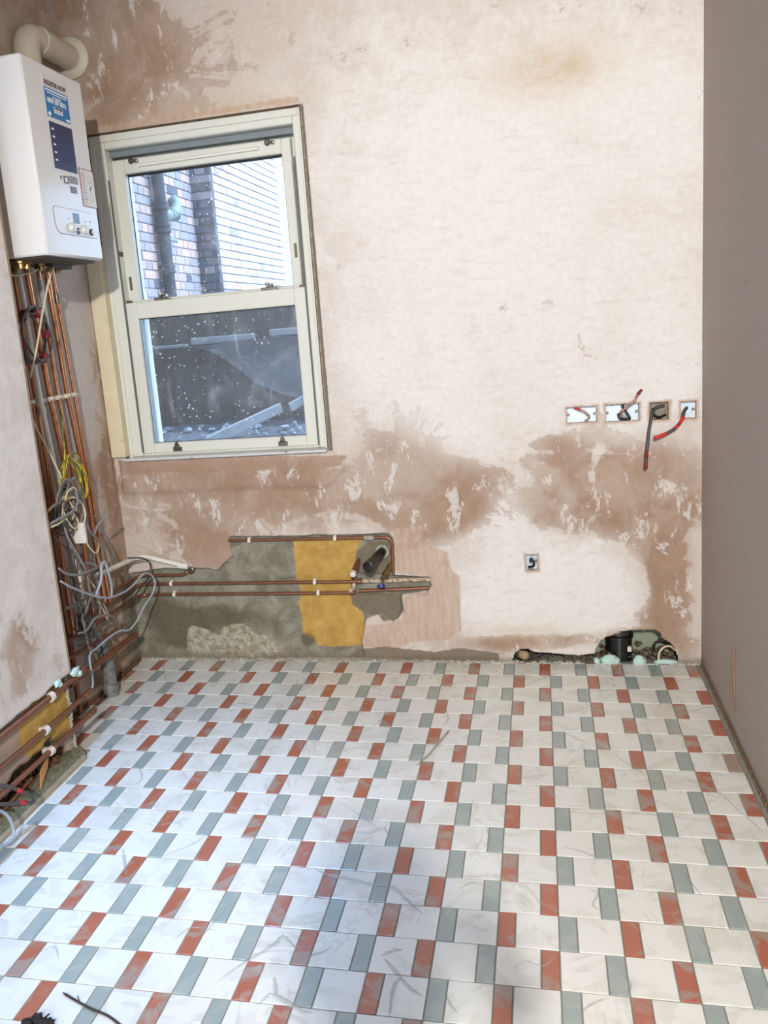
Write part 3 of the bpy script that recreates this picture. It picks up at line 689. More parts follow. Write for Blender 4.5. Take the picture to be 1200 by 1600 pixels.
# film folds standing off the tiles
t = NT('clear_film'); t.b.inputs['Base Color'].default_value = (.50, .48, .44, 1); t.b.inputs['Roughness'].default_value = .12
tr = t.n.new('ShaderNodeBsdfTransparent'); mx = t.n.new('ShaderNodeMixShader'); mx.inputs[0].default_value = .32
t.lk(tr.outputs[0], mx.inputs[1]); t.lk(t.b.outputs[0], mx.inputs[2]); t.lk(mx.outputs[0], t.out.inputs[0]); MT['film'] = t.m
filmo = empty('protective_film', (-.3, .2, 0), 'crumpled clear protective film lying in folds over the tiled floor', 'plastic film')
def fold(pts, w=.010, h=.007, seed=0):
    rr = random.Random(seed); P = smooth_path([atZ(x, y, .0) for x, y in pts], 5); n = len(P); vs = []; fs = []
    for i, p in enumerate(P):
        t_ = (P[min(i+1, n-1)]-P[max(i-1, 0)]); t_.z = 0
        if t_.length < 1e-6: t_ = Vector((1, 0, 0))
        s_ = Vector((-t_.y, t_.x, 0)).normalized(); k = math.sin(math.pi*(i+.3)/(n-.4))**.6 if 0 < i < n-1 else .1
        a, hh = w*k*rr.uniform(.7, 1.3), h*k*rr.uniform(.6, 1.3)
        lean = s_*rr.uniform(-.35, .1)*a
        for off, z in ((-1.0, .0012), (-.35, hh*.35), (-.05, hh), (.15, hh*.9), (.5, hh*.25), (1.3, .0012)):
            q = p+s_*a*off+lean*(z/h); vs.append((q.x, q.y, max(.0012, z)))
    for i in range(n-1):
        for q in range(5): fs.append((i*6+q, i*6+q+1, (i+1)*6+q+1, (i+1)*6+q))
    mb = MB(); mb.add(vs, fs); return mb.build('film_fold', MT['film'], filmo, smooth='all', fixn=False)
FOLDS = [[(488, 1355), (512, 1368), (545, 1374), (585, 1384), (615, 1388), (640, 1412), (660, 1428)], [(338, 1536), (372, 1512), (405, 1492), (430, 1476), (443, 1465), (458, 1478), (470, 1490)],
         [(404, 1570), (422, 1556), (440, 1562), (468, 1580), (490, 1584)], [(192, 1326), (194, 1345), (198, 1368)], [(428, 1526), (430, 1540), (431, 1556)],
         [(596, 1495), (612, 1488), (630, 1484)], [(600, 1498), (612, 1512), (640, 1545), (662, 1558)], [(628, 1528), (614, 1545), (608, 1592)],
         [(1066, 1362), (1078, 1378), (1096, 1400)], [(880, 1269), (940, 1272), (1000, 1272), (1060, 1278), (1110, 1282)], [(696, 1554), (705, 1572), (716, 1584)],
         [(1112, 1225), (1146, 1260), (1170, 1280), (1196, 1305)], [(545, 1262), (570, 1280), (600, 1300)], [(760, 1290), (764, 1310), (762, 1330)],
         [(920, 1390), (934, 1398), (926, 1414), (940, 1424)], [(600, 1290), (604, 1300), (610, 1306)], [(1080, 1320), (1110, 1338), (1138, 1353)], [(875, 1322), (905, 1330), (935, 1340), (955, 1336)],
         [(350, 1110), (372, 1100), (410, 1104)], [(470, 1085), (500, 1096), (540, 1090)], [(255, 1035), (258, 1060), (264, 1068)], [(560, 1150), (590, 1130), (600, 1118)], [(820, 1070), (850, 1060), (880, 1050)],
         [(900, 1120), (925, 1110), (960, 1118)], [(690, 1095), (700, 1120), (694, 1135)], [(960, 1180), (990, 1200), (1010, 1212)], [(250, 1340), (300, 1320), (330, 1300)], [(455, 1500), (500, 1490), (520, 1478)],
         [(370, 1405), (345, 1430), (318, 1462)], [(210, 1185), (222, 1215), (206, 1230)], [(150, 1160), (172, 1148), (196, 1142)], [(1090, 1455), (1100, 1475), (1120, 1490)], [(975, 1525), (985, 1540), (978, 1560)],
         [(900, 1590), (925, 1570), (950, 1560)], [(60, 1490), (85, 1480), (92, 1500)], [(270, 1470), (300, 1450), (340, 1455)], [(715, 1390), (740, 1380), (770, 1390)], [(820, 1500), (850, 1510), (870, 1490)]]
for i, p in enumerate(FOLDS): fold(p, .0048 if i < 8 else .0028, .009 if i < 8 else .0035, i)

# ------------------------------------------------------------------ window_1
win = empty('window_1', ((WX0+WX1)/2, 1.5, WZ0), kind='structure', label='white painted sash window beside the boiler')
def frame(mb, x0, x1, z0, z1, y0, y1, l, r, b, t_, bev=.004):
    """four mitred-looking members"""
    if l: mb.box((x0, y0, z0), (x0+l, y1, z1), bev)
    if r: mb.box((x1-r, y0, z0), (x1, y1, z1), bev)
    if b: mb.box((x0+l, y0+.0006, z0), (x1-r, y1, z0+b), bev)
    if t_: mb.box((x0+l, y0+.0006, z1-t_), (x1-r, y1, z1), bev)
mb = MB()
frame(mb, WX0+.001, WX1-.001, WZ0+.002, WZ1-.001, 1.452, 1.53, .070, .042, .012, .062, .005)
frame(mb, WX0+.001, WX1-.001, WZ0+.002, WZ1-.001, 1.53, 1.62, .04, .03, .02, .05, .005)
mb.build('window_frame', MT['upvc'], win)
mb = MB(); frame(mb, WX0+.001, WX1-.001, WZ0+.002, WZ1-.001, 1.551, 1.60, .115, .105, .03, .135, .0); mb.build('outer_stop', MT['upvc'], win)
mb = MB(); frame(mb, WX0+.004, WX1-.004, WZ0, WZ1-.004, 1.4445, 1.4520, .022, .012, 0, .030, .002); mb.build('casing_bead', MT['upvc'], win)
mb = MB(); mb.box((WX0+.07, 1.462, 1.90), (WX0+.075, 1.50, 1.92)); mb.box((WX0+.0702, 1.4505, WZ0+.02), (WX0+.078, 1.4535, 2.22)); mb.box((WX1-.049, 1.4505, WZ0+.02), (WX1-.0422, 1.4535, 2.22))
mb.build('sash_channel_seal', simple('grey_brush_seal', srgb(96, 96, 90), .8), win)
mb = MB(); mb.box((WX0+.072, 1.50, 2.322), (WX1-.044, 1.535, 2.3495)); mb.build('head_gap_track', simple('track_grey', srgb(120, 128, 132), .5), win)
# upper sash (outer track)
us_ = dict(x0=-1.672, x1=-.846, z0=1.66, z1=2.312)
up = empty('upper_sash', (-1.26, 1.53, 1.66)); up.parent = win; up.matrix_parent_inverse = Matrix.Translation(-win.location)
def child(mb, name, mat, par, root, **k):
    o = mb.build(name, mat, None, **k); o.parent = par; o.matrix_parent_inverse = Matrix.Translation(-(par.location)) ; return o
mb = MB(); frame(mb, -1.672, -.846, 1.655, 2.312, 1.512, 1.548, .056, .042, .05, .062)
child(mb, 'sash_frame', MT['upvc'], up, win)
mb = MB(); frame(mb, -1.619, -.885, 1.70, 2.253, 1.5465, 1.5505, .005, .005, .005, .012, .0); child(mb, 'glazing_seal', MT['black'], up, win)
mb = MB(); mb.box((-1.619, 1.549, 1.70), (-.885, 1.553, 2.253)); child(mb, 'glass_pane', MT['glass_up'], up, win)
mb = MB(); mb.prism([(-1.545, 1.512, 2.270), (-1.545, 1.500, 2.272), (-1.545, 1.500, 2.282), (-1.545, 1.512, 2.286)], (.60-.04, 0, .004)); child(mb, 'vent_slot_cover', MT['white_plastic'], up, win, smooth=False)
for x in (-1.575, -.945):
    mb = MB(); mb.lathe((x, 1.512, 2.300), (0, -1, 0), [(0, .013), (.008, .013), (.012, .009)], 14); mb.lathe((x+.024, 1.512, 2.298), (0, -1, 0), [(0, .008), (.012, .008), (.014, .004)], 12)
    mb.box((x, 1.503, 2.296), (x+.026, 1.51, 2.303)); child(mb, 'pivot_catch', MT['steel'], up, win, smooth=True)
for x, z in ((-1.650, 1.78), (-.862, 1.85)):
    mb = MB(); mb.box((x-.006, 1.5085, z-.03), (x+.006, 1.512, z+.03), .002); mb.box((x-.003, 1.507, z-.02), (x+.003, 1.51, z-.004)); mb.box((x-.003, 1.507, z+.004), (x+.003, 1.51, z+.02)); child(mb, 'restrictor', MT['steel'], up, win)
# lower sash (inner track)
lo = empty('lower_sash', (-1.24, 1.48, WZ0)); lo.parent = win; lo.matrix_parent_inverse = Matrix.Translation(-win.location)
mb = MB(); frame(mb, -1.671, -.818, 1.002, 1.693, 1.466, 1.506, .056, .058, .048, .074)
child(mb, 'sash_frame', MT['upvc'], lo, win)
mb = MB(); frame(mb, -1.618, -.873, 1.048, 1.6215, 1.487, 1.4905, .004, .004, .004, .006, 0); child(mb, 'glazing_seal', MT['black'], lo, win)
mb = MB(); mb.box((-1.618, 1.4895, 1.048), (-.873, 1.4935, 1.6215)); child(mb, 'glass_pane', MT['glass_low'], lo, win)
for px, py in ((254, 463), (421, 447)):
    p = at(px, py, 1, 1.485); x = p.x; z = 1.693
    mb = MB(); mb.box((x-.037, 1.468, z), (x+.037, 1.500, z+.012), .003); mb.box((x-.012, 1.47, z+.012), (x+.022, 1.495, z+.026), .003); mb.lathe((x-.008, 1.48, z+.024), (0, 0, 1), [(0, .010), (.008, .010), (.01, .004)], 12)
    child(mb, 'sash_lock', MT['chrome'], lo, win, smooth=True)
for px, py in ((277, 698), (442, 691)):
    p = at(px, py, 1, 1.464); x, z = p.x, 1.020
    mb = MB(); mb.box((x-.022, 1.462, z-.012), (x+.022, 1.4665, z+.008), .001); mb.prism([(x-.014, 1.464, z+.006), (x+.014, 1.464, z+.006), (x+.004, 1.464, z+.034), (x-.006, 1.464, z+.03)], (0, -.006, 0)); mb.tube([(x-.01, 1.456, z+.004), (x, 1.450, z+.012), (x+.01, 1.456, z+.004)], .0035, 6)
    child(mb, 'sash_lift', MT['steel'], lo, win)
mb = MB(); mb.box((-1.664, 1.47, 1.693), (-1.64, 1.49, 1.703), .002); mb.box((-.85, 1.47, 1.693), (-.826, 1.49, 1.703), .002); child(mb, 'tilt_latch', MT['steel'], lo, win)
# sill boards
mb = MB(); mb.box((WX0, 1.392, .980), (WX1+.002, 1.47, .9915), .003); mb.build('sill_board', simple('sill_white_sheen_worn', srgb(205, 205, 205), .3, var=.04, scale=8, c2=srgb(150, 110, 80), thr=(.62, .7)), win)  # board white also paints the gloss reflection along the sill
mb = MB(); mb.box((XL+.003, 1.395, 1.0), (WX0+.012, 1.448, 1.95), .003); mb.build('cream_timber_lining', MT['dirty_paint'], win)

# ------------------------------------------------------------------ outdoors
BW = -3.0; PYF = 5.86; PXF = -2.785
MT['brick_joint'] = simple('lime_mortar', srgb(206, 206, 210), .9, var=.12, scale=20)
BM = [simple('brick_brown', srgb(160, 144, 142), .9, var=.2, scale=16, bump=.4), simple('brick_grey', srgb(138, 136, 146), .9, var=.22, scale=16, bump=.4),
      simple('brick_pink', srgb(176, 152, 150), .9, var=.16, scale=16, bump=.4), simple('brick_dark', srgb(78, 82, 98), .9, var=.25, scale=16, bump=.4), simple('brick_pale', srgb(176, 174, 184), .9, var=.1, scale=16, bump=.4)]
def brick_run(parent, origin, along, out, length, z0, z1, ind, wts, seed, proud=.0016):
    """courses of bricks on a wall face; ind(u, z) says whether a brick is an object of its own"""
    rr = random.Random(seed); al = Vector(along); ou = Vector(out); og = Vector(origin)
    cache = {}; st = [MB() for _ in BM]; cnt = 0; row = 0; z = z0
    while z < origin[2]*0+4.36:
        seq = [.215, .1025] if row % 2 == 0 else [.1025, .215]
        u = -.16+(.0565 if row % 2 else 0); k = 0
        while u < length:
            L = seq[k % 2]; k += 1
            a, b = max(u, 0), min(u+L, length); u += L+.010
            if b-a < .03: continue
            mi = rr.choices(range(len(BM)), wts)[0]; pr = proud+rr.uniform(-.0008, .0012)
            w = b-a; key = (round(w, 3), mi)
            c = og+al*((a+b)/2)+Vector((0, 0, z+.0325))
            if ind((a+b)/2, z):
                if key not in cache:
                    m_ = MB(); m_.box((-w/2, -.02, -.0325), (w/2, .0, .0325), .003)
                    me = bpy.data.meshes.new('brick'); me.from_pydata(m_.v, [], m_.f); me.materials.append(BM[mi]); me.update(); cache[key] = me
                o = bpy.data.objects.new('brick', cache[key]); COL.objects.link(o); o.parent = parent
                o.matrix_parent_inverse = Matrix.Translation(-parent.location)
                o.location = c+ou*pr; o.rotation_euler = (0, 0, math.atan2(al.y, al.x)); cnt += 1
            else:
                A = c-al*(w/2)+ou*pr-Vector((0, 0, .0325)); B = c+al*(w/2)-ou*.015+Vector((0, 0, .0325))
                st[mi].box(A, B)
        z += .075; row += 1
    for m_, mt in zip(st, BM):
        if m_.v: m_.build('brick_courses', mt, parent, kind='stuff', fixn=False)
    return cnt
mb = MB(); mb.box((BW-.25, -1.0, -.2), (BW, 11, 4.4)); nb = mb.build('wall_neighbour', MT['brick_joint'], kind='structure')
print(brick_run(nb, (BW, 2.9, 1.50), (0, 1, 0), (1, 0, 0), PYF-2.9, 0, 2.88, lambda u, z: u > .55 and .1 < z < 1.62, [4, 4, 3, .6, 0], 5))
mb = MB(); mb.box((BW-.1, PYF, -.2), (PXF, 11, 4.4)); pier = mb.build('wall_neighbour_pier', simple('grey_mortar', srgb(138, 140, 152), .9), kind='structure')
print(brick_run(pier, (PXF, PYF, 1.50), (0, 1, 0), (1, 0, 0), 4.0, 0, 2.88, lambda u, z: u < 2.15 and .1 < z < 2.1, [.3, .3, 1, 0, 8], 6),
      brick_run(pier, (BW+.003, PYF, 1.50), (1, 0, 0), (0, -1, 0), PXF-BW-.003, 0, 2.88, lambda u, z: z < 2.1, [0, .6, 0, 6, 0], 7))  # mostly dark bricks paint the shade on the sunless end face
tag(nb, 'neighbour\'s pale brick wall seen through the upper window pane'); tag(pier, 'projecting brick pier outside with its dark end face')
# soil stack
sx_, sY = BW+.09, 4.02
def ox(px, py, X=BW+.09): return atX(px, py, X)
s0 = ox(252, 330); sY = s0.y
sp = empty('drain_pipe', (sx_, sY, 0), 'dark cast drain pipe with branch on the neighbour\'s brick wall outside', 'drainpipe')
mb = MB(); mb.tube([(sx_, sY, .6), (sx_, sY, 6.0)], .052, 20); mb.build('pipe_shaft', MT['iron'], sp, smooth=True)
for z in (ox(265, 360).z, ox(262, 325).z, ox(270, 422).z):
    mb = MB(); mb.lathe((sx_, sY, z-.035), (0, 0, 1), [(0, .054), (.006, .066), (.02, .066), (.024, .060), (.05, .060), (.056, .066), (.07, .064), (.072, .054)], 20); mb.build('pipe_collar', MT['iron'], sp, smooth=True)
zb = ox(272, 337).z
mb = MB(); mb.tube(bend_path([(sx_, sY+.03, zb-.03), (sx_+.0, sY+.28, zb+.02), (sx_-.0, sY+.36, zb+.10), (BW+.05, sY+.36, zb+.16)], .12), .047, 16); mb.build('branch_pipe', MT['pale_iron'], sp, smooth='all')
for q in (.16, .22, .28):
    mb = MB(); mb.lathe((sx_, sY+q, zb-.01+q*.06), (0, 1, .2), [(0, .048), (.004, .055), (.016, .055), (.02, .048)], 16); mb.build('branch_ring', MT['pale_iron'], sp, smooth=True)
z2 = ox(270, 376).z
mb = MB(); mb.tube(bend_path([(sx_, sY+.02, z2), (sx_, sY+.20, z2+.01), (sx_, sY+.26, z2+.0)], .05), .017, 10); mb.build('overflow_pipe', MT['pale_iron'], sp, smooth='all')
# small white box on the wall, bagged vent
p = atX(216, 478, BW+.05)
mb = MB(); mb.box((BW, p.y-.5, p.z-.2), (BW+.09, p.y+.13, p.z+.125), .03); mb.build('meter_cover', simple('white_cover', srgb(205, 212, 222), .5), label='rounded white cover low on the outside brick wall, left of the drain pipe', cat='wall cover', smooth=True)
p = atX(346, 440, BW+.12); rb = random.Random(8); mb = MB()
for k in range(9):
    z = p.z+.13-k*.03; w = .075*math.sin(math.pi*(k+1.2)/11); mb.blob((BW+.11+rb.uniform(-.01, .01), p.y+rb.uniform(-.02, .02)+(k*.006), z), (w*.9, w*1.3, .024), rb, rough=.3)
mb.build('bagged_vent', simple('pale_blue_plastic', srgb(160, 190, 205), .4, var=.25, scale=30), smooth='all', label='crumpled pale blue plastic over a vent at the foot of the outdoor pier', cat='vent cover')

# corrugated fence
FY = 2.82
fe = empty('corrugated_fence', (-1.9, FY, .4), 'dark corrugated fence outside with a pale timber rail', 'fence')
mb = MB(); n = int(2.5/.0065); vs_ = []; fs_ = []
for i in range(n+1):
    x = -2.96+i*.0065; ph = 2*math.pi*x/.027; y = FY+.0045*math.sin(ph)+.003*math.sin(x*9)
    vs_ += [(x, y, .35), (x, y, 1.735+.004*math.sin(x*31))]
for i in range(n): fs_.append((2*i, 2*i+2, 2*i+3, 2*i+1))
mb.add(vs_, fs_); mb.add([(-2.96, FY+.02, .35), (-.46, FY+.02, .35), (-.46, FY+.02, 1.73), (-2.96, FY+.02, 1.73)], [(0, 1, 2, 3)])
t = NT('dark_corrugated_sheet'); cc = t.mix(t.step(t.noise(5, 6, .7, t.mapv((3, 3, .8))), .35, .7), srgb(46, 44, 40), srgb(88, 84, 74)); mb.build('corrugated_sheet', t.set(cc, .75), fe, smooth='all', fixn=False)
ra = at(250, 541, 1, FY-.03); rb2 = at(470, 517, 1, FY-.03)
for a, b, zz, hh in ((-2.95, -1.93, 1.475, .012), (-1.90, -1.50, 1.498, .026), (-1.40, -.5, 1.512, .026)):
    mb = MB(); mb.box((a, FY-.06, zz-hh), (b, FY-.012, zz+hh*.6), .003); mb.build('timber_rail', MT['wood'], fe)
# grey sheet draped from the rail, its lower edge cut in a curve
cur = [(330, 548), (352, 560), (375, 576), (396, 594), (420, 606), (450, 616), (482, 624)]
top = [(300, 543), (342, 537), (375, 532), (400, 529), (428, 527), (452, 525), (490, 521)]
vs_ = []; 
for (a, b), (c, d) in zip(top, cur):
    p, q = at(a, b, 1, FY-.045), at(c, d, 1, FY-.06)
    for k in range(5):
        m = p.lerp(q, k/4); vs_.append((m.x, m.y-.030-.012*math.sin(k*1.3+a*.05), m.z))
n7 = len(top); fs_ = [(i*5+k, (i+1)*5+k, (i+1)*5+k+1, i*5+k+1) for i in range(n7-1) for k in range(4)]
mb = MB(); mb.add(vs_, fs_); mb.add([(v[0], v[1]+.004, v[2]) for v in vs_], fs_)
mb.build('tarpaulin', simple('grey_tarpaulin', srgb(96, 98, 102), .6, var=.12), smooth='all', fixn=False, label='smooth grey sheet hanging from the fence rail outside with a curved lower edge', cat='tarpaulin')
# raised rough ground outside and debris
mb = MB(); rg = random.Random(4); nx, ny = 40, 26; vs_ = []; 
for j in range(ny):
    for i in range(nx):
        x = -2.99+i*2.7/(nx-1); y = 1.73+j*(2.9-1.73)/(ny-1); z = .84+.16*(j/(ny-1))**1.3+rg.uniform(-.014, .014); vs_.append((x, y, z))
mb.add(vs_, [(j*nx+i, j*nx+i+1, (j+1)*nx+i+1, (j+1)*nx+i) for j in range(ny-1) for i in range(nx-1)])
mb.build('ground_outside', simple('blue_grey_gravel', srgb(92, 100, 108), .9, var=.45, scale=40, bump=1.0, c2=srgb(150, 158, 165), thr=(.6, .66)), smooth='all', kind='structure', label='rough grey ground and gravel outside below the window')
mb = MB(); mb.box((-3.2, 2.9, -.3), (3.2, 11, 0)); mb.box((-.29, 1.72, -.3), (3.2, 2.9, .6)); mb.build('ground_beyond', simple('yard_concrete', srgb(140, 140, 136), .9), kind='structure')
a0, a1, a2, a3 = at(322, 690, 1, 2.30), at(438, 636, 1, 2.62), at(450, 634, 1, 2.62), at(476, 622, 1, 2.72)
def plank(a, b, w, th):
    d = (b-a).normalized(); s_ = Vector((0, -.3, 1)); s_ = (s_-d*s_.dot(d)).normalized()*w
    mb = MB(); mb.prism([a-s_/2, b-s_/2, b+s_/2, a+s_/2], d.cross(s_).normalized()*th); return mb
pl = plank(a0, a1, .055, .02).build('timber_plank', MT['wood'], label='long pale plank lying slantwise below the fence outside', cat='plank')
pl = plank(at(452, 636, 1, 2.66), at(486, 616, 1, 2.76), .05, .02).build('timber_plank', MT['wood'], label='short pale plank end at the right edge of the lower pane', cat='plank')
mb = MB(); rg = random.Random(12)
for k in range(60):
    x, y = rg.uniform(-2.3, -1.2), rg.uniform(2.1, 2.7); mb.blob((x, y, .86+.16*((y-1.73)/1.17)**1.3), (rg.uniform(.008, .03), rg.uniform(.008, .03), rg.uniform(.005, .018)), rg, rough=.4)
mb.build('garden_debris', simple('pale_debris', srgb(150, 165, 178), .8, var=.4, scale=40), kind='stuff', label='pale scattered debris on the ground outside', cat='debris')

# ------------------------------------------------------------------ boiler
BX, B0, B1, BZ0, BZ1 = -1.500, .572, .981, 1.836, 2.492
bo = empty('boiler', (-1.65, .776, BZ0), 'white wall-hung boiler with blue label and control panel', 'boiler')
mb = MB(); mb.box((XL+.002, B0, BZ0+.004), (BX, B1, BZ1), .008); mb.build('casing', MT['boiler'], bo, smooth=True)
mb = MB(); mb.box((XL+.05, B0+.02, BZ0-.004), (BX-.03, B1-.02, BZ0+.004)); mb.build('bottom_plate', MT['boiler_dark'], bo)
mb = MB(); rbb = random.Random(2)
for k in range(9):
    y = B0+.04+k*.04; mb.lathe((-1.70+rbb.uniform(-.05, .07), y, BZ0), (0, 0, -1), [(0, .016), (.012, .016), (.014, .011), (.03, .011)], 8)
mb.build('pipe_union', MT['brass'], bo, smooth=True, kind='stuff')
mb = MB(); mb.box((-1.70, .80, BZ0-.018), (-1.62, .95, BZ0), .004); mb.build('drain_tray', MT['boiler_dark'], bo)
fx = BX+.0008
def panel(name, y0, y1, z0, z1, mat, th=.0012, x=fx): 
    mb = MB(); mb.box((x-.0005, y0, z0), (x+th, y1, z1)); return mb.build(name, mat, bo)
panel('label_heading_strip', .694, .853, 2.415, 2.452, MT['paper'])
panel('blue_sticker', .700, .857, 2.318, 2.4148, MT['blue_label'])
panel('navy_sticker', .702, .858, 2.145, 2.302, MT['navy_label'])
o = panel('warning_sticker', .873, .978, 2.033, 2.171, MT['red_print'])
panel('warning_paper', .8755, .9755, 2.036, 2.168, MT['paper'], .0016)
mb = MB()
def text(s_, y, z, size, mat, par, name='lettering', align='LEFT', sx=1.0):
    c = bpy.data.curves.new(name, 'FONT'); c.body = s_; c.size = size; c.align_x = align; c.extrude = .0002; c.offset = .0004*size/.02
    c.materials.append(mat); tmp = bpy.data.objects.new('tmp', c); COL.objects.link(tmp); dg = bpy.context.evaluated_depsgraph_get()
    me = bpy.data.meshes.new_from_object(tmp.evaluated_get(dg)); bpy.data.objects.remove(tmp); o = bpy.data.objects.new(name, me); COL.objects.link(o)
    o.rotation_euler = (math.pi/2, 0, math.pi/2); o.parent = par; o.location = Vector((fx+.0018, y, z))-par.location; o.scale = (sx, 1, 1); return o
text('REGISTER NOW', .702, 2.424, .022, MT['navy_text'], bo, sx=.93)
text('0800 587 8076', .708, 2.366, .023, MT['white_text'], bo, sx=.92)
text('BY CALLING', .748, 2.384, .010, MT['white_text'], bo)
mb = MB()
def bars(y0, y1, z, h, mat_mb, rr, frac=1.0):
    y = y0
    while y < y1*frac+y0*(1-frac):
        w = rr.uniform(.003, .011); mat_mb.box((fx+.001, y, z), (fx+.0018, min(y+w, y1), z+h)); y += w+.0018
rr = random.Random(1); wm = MB(); bars(.703, .853, 2.405, .0055, wm, rr); bars(.712, .848, 2.397, .0035, wm, rr)
wm.box((fx+.001, .748, 2.336), (fx+.0018, .806, 2.357)); bars(.826, .854, 2.322, .008, wm, rr); wm.blob((fx+.001, .714, 2.328), (.001, .012, .008), rr)
for k in range(5): wm.box((fx+.001, .712, 2.275-k*.026), (fx+.0018, .727, 2.281-k*.026))
wm.build('label_fine_print', MT['white_text'], bo, kind='stuff')
wm = MB(); wm.box((fx+.0018, .751, 2.349), (fx+.0024, .803, 2.355)); bars(.753, .80, 2.341, .003, wm, rr)
for k in range(5): bars(.790+0*k, .852, 2.128-k*.0055, .0022, wm, rr)
wm.box((fx+.0, .752, 2.100), (fx+.0014, .756, 2.125)); wm.box((fx, .782, 2.100), (fx+.0014, .785, 2.125)); wm.box((fx, .756, 2.100), (fx+.0014, .782, 2.103)); wm.box((fx, .756, 2.122), (fx+.0014, .782, 2.125)); wm.box((fx, .73, 2.112), (fx+.0014, .736, 2.122))
for k in range(4): bars(.790, .836, 2.090-k*.006, .0035, wm, rr)
for k in range(14): bars(.880, .905+.004*(k % 3), 2.152-k*.0085, .0022, wm, rr)
for zc in (2.135, 2.07):
    for q in range(14):
        an = 2*math.pi*q/14
        if q not in (3, 4): wm.box((fx+.0012, .945+.013*math.cos(an)-.0012, zc+.013*math.sin(an)-.0012), (fx+.002, .945+.013*math.cos(an)+.0012, zc+.013*math.sin(an)+.0012))
wm.prism([(fx+.0012, .935, 2.098), (fx+.0012, .94, 2.094), (fx+.0012, .955, 2.112), (fx+.0012, .95, 2.115)], (.0008, 0, 0))
wm.build('printed_diagrams', MT['print'], bo, kind='stuff')
# control panel
def rr_poly(y0, y1, z0, z1, r, x):
    out = []
    for cy, cz, a0 in ((y1-r, z1-r*.3, 0), (y0+r*.3, z1-r*.3, 90), (y0+r, z0+r, 180), (y1-r*.4, z0+r*.4, 270)):
        q = r if a0 in (180,) else r*.35
        for k in range(6): an = math.radians(a0+18*k); out.append((x, cy+q*math.cos(an), cz+q*math.sin(an)))
    return out
mb = MB(); mb.prism(rr_poly(.650, .955, 1.918, 2.010, .035, BX-.001), (.0022, 0, 0)); mb.build('control_panel_rim', simple('panel_shadow_gap', srgb(130, 122, 124), .5), bo)
mb = MB(); mb.prism(rr_poly(.6525, .9545, 1.9200, 2.0078, .033, BX-.001), (.0042, 0, 0)); mb.build('control_panel', MT['boiler'], bo)
panel('display', .777, .822, 1.963, 1.999, MT['lcd'], .001, BX+.003)
for y, r in ((.755, .018), (.846, .018)):
    mb = MB(); mb.lathe((BX+.003, y, 1.944), (1, 0, 0), [(0, r), (.010, r*.92), (.014, r*.8), (.0145, r*.3)], 20); mb.box((BX+.015, y-.003, 1.93), (BX+.021, y+.003, 1.958), .001); mb.build('knob', MT['knob'], bo, smooth=True)
mb = MB(); mb.lathe((BX+.003, .902, 1.940), (1, 0, 0), [(0, .0125), (.004, .0125), (.006, .009)], 18); mb.build('gauge', MT['print'], bo, smooth=True)
mb = MB(); mb.lathe((BX+.007, .902, 1.940), (1, 0, 0), [(0, .008), (.003, .008)], 14); mb.build('gauge_face', MT['paper'], bo)
mb = MB(); mb.box((BX+.003, .793, 1.94), (BX+.0045, .808, 1.948)); mb.box((BX+.003, .792, 1.925), (BX+.0045, .812, 1.936)); mb.box((BX+.003, .742, 1.972), (BX+.0045, .746, 1.977)); mb.box((BX+.003, .862, 1.972), (BX+.0045, .866, 1.977)); mb.box((BX+.003, .898, 1.977), (BX+.0045, .906, 1.980)); mb.build('panel_symbol', MT['print'], bo, kind='stuff')
# flue
fl = empty('boiler_flue', (-1.67, .80, BZ1), 'white flue pipe from the boiler top into the back wall', 'flue')
fc = at(112, 92, 1, BY); fxx, fz = fc.x, fc.z
el = at(42, 62, 0, fxx)
ey = at(40, 64, 0, fxx).y; print('flue', fxx, ey, fz)
mb = MB(); mb.tube(bend_path([(fxx, ey, BZ1-.01), (fxx, ey, fz), (fxx, ey+.2, fz), (fxx, BY+.02, fz)], .075, 8), .050, 24); mb.build('flue_pipe', MT['flue'], fl, smooth=True)
mb = MB(); mb.lathe((fxx, ey+.09, fz), (0, 1, 0), [(0, .051), (.002, .0545), (.05, .0545), (.052, .051)], 24); mb.build('flue_collar', MT['flue'], fl, smooth=True)
mb = MB(); mb.lathe((fxx, ey, BZ1), (0, 0, 1), [(0, .068), (.012, .068), (.016, .056), (.05, .056), (.054, .051)], 24); mb.build('flue_socket', MT['flue'], fl, smooth=True)
mb = MB(); mb.lathe((fxx, BY+.004, fz), (0, -1, 0), [(0, .083), (.016, .083), (.026, .070), (.030, .054)], 28); mb.build('wall_flange', MT['flue'], fl, smooth=True)

# ------------------------------------------------------------------ copper pipes below the boiler
def pipe(name, pts, r, mat, label, cat, group=None, bend=.03, clips=(), n=12, clipmat='clip', parts=()):
    P = bend_path(pts, bend) if bend else [Vector(p) for p in pts]
    ep = empty(name, P[0], label, cat, group)
    mb = MB(); mb.tube(P, r, n); mb.build('pipe_run', mat, ep, smooth=True)
    for c, ax in clips:
        mb = MB(); c = Vector(c); d = Vector(ax).normalized(); u = d.orthogonal().normalized()
        mb.lathe(c-d*.006, d, [(0, r+.0005), (0, r+.004), (.012, r+.004), (.012, r+.0005)], 12)
        mb.build('pipe_clip', MT[clipmat], ep, smooth=True)
    return ep
XP = -1.770
def V3(y, z, x=XP): return (x, y, z)
ct, gp = 'pipe', 'copper pipes running down from the boiler'
c1 = lambda y: [((XP, y, 1.325), (0, 0, 1))]
e1 = pipe('copper_pipe', [V3(.730, 1.836), V3(.733, 1.72), V3(.754, 1.33), V3(.773, .93), V3(.776, .30), V3(.776, .02)], .0125, MT['old_copper'], 'thick dark copper pipe nearest the left projecting wall, below the boiler', ct, gp, 0, c1(.754))
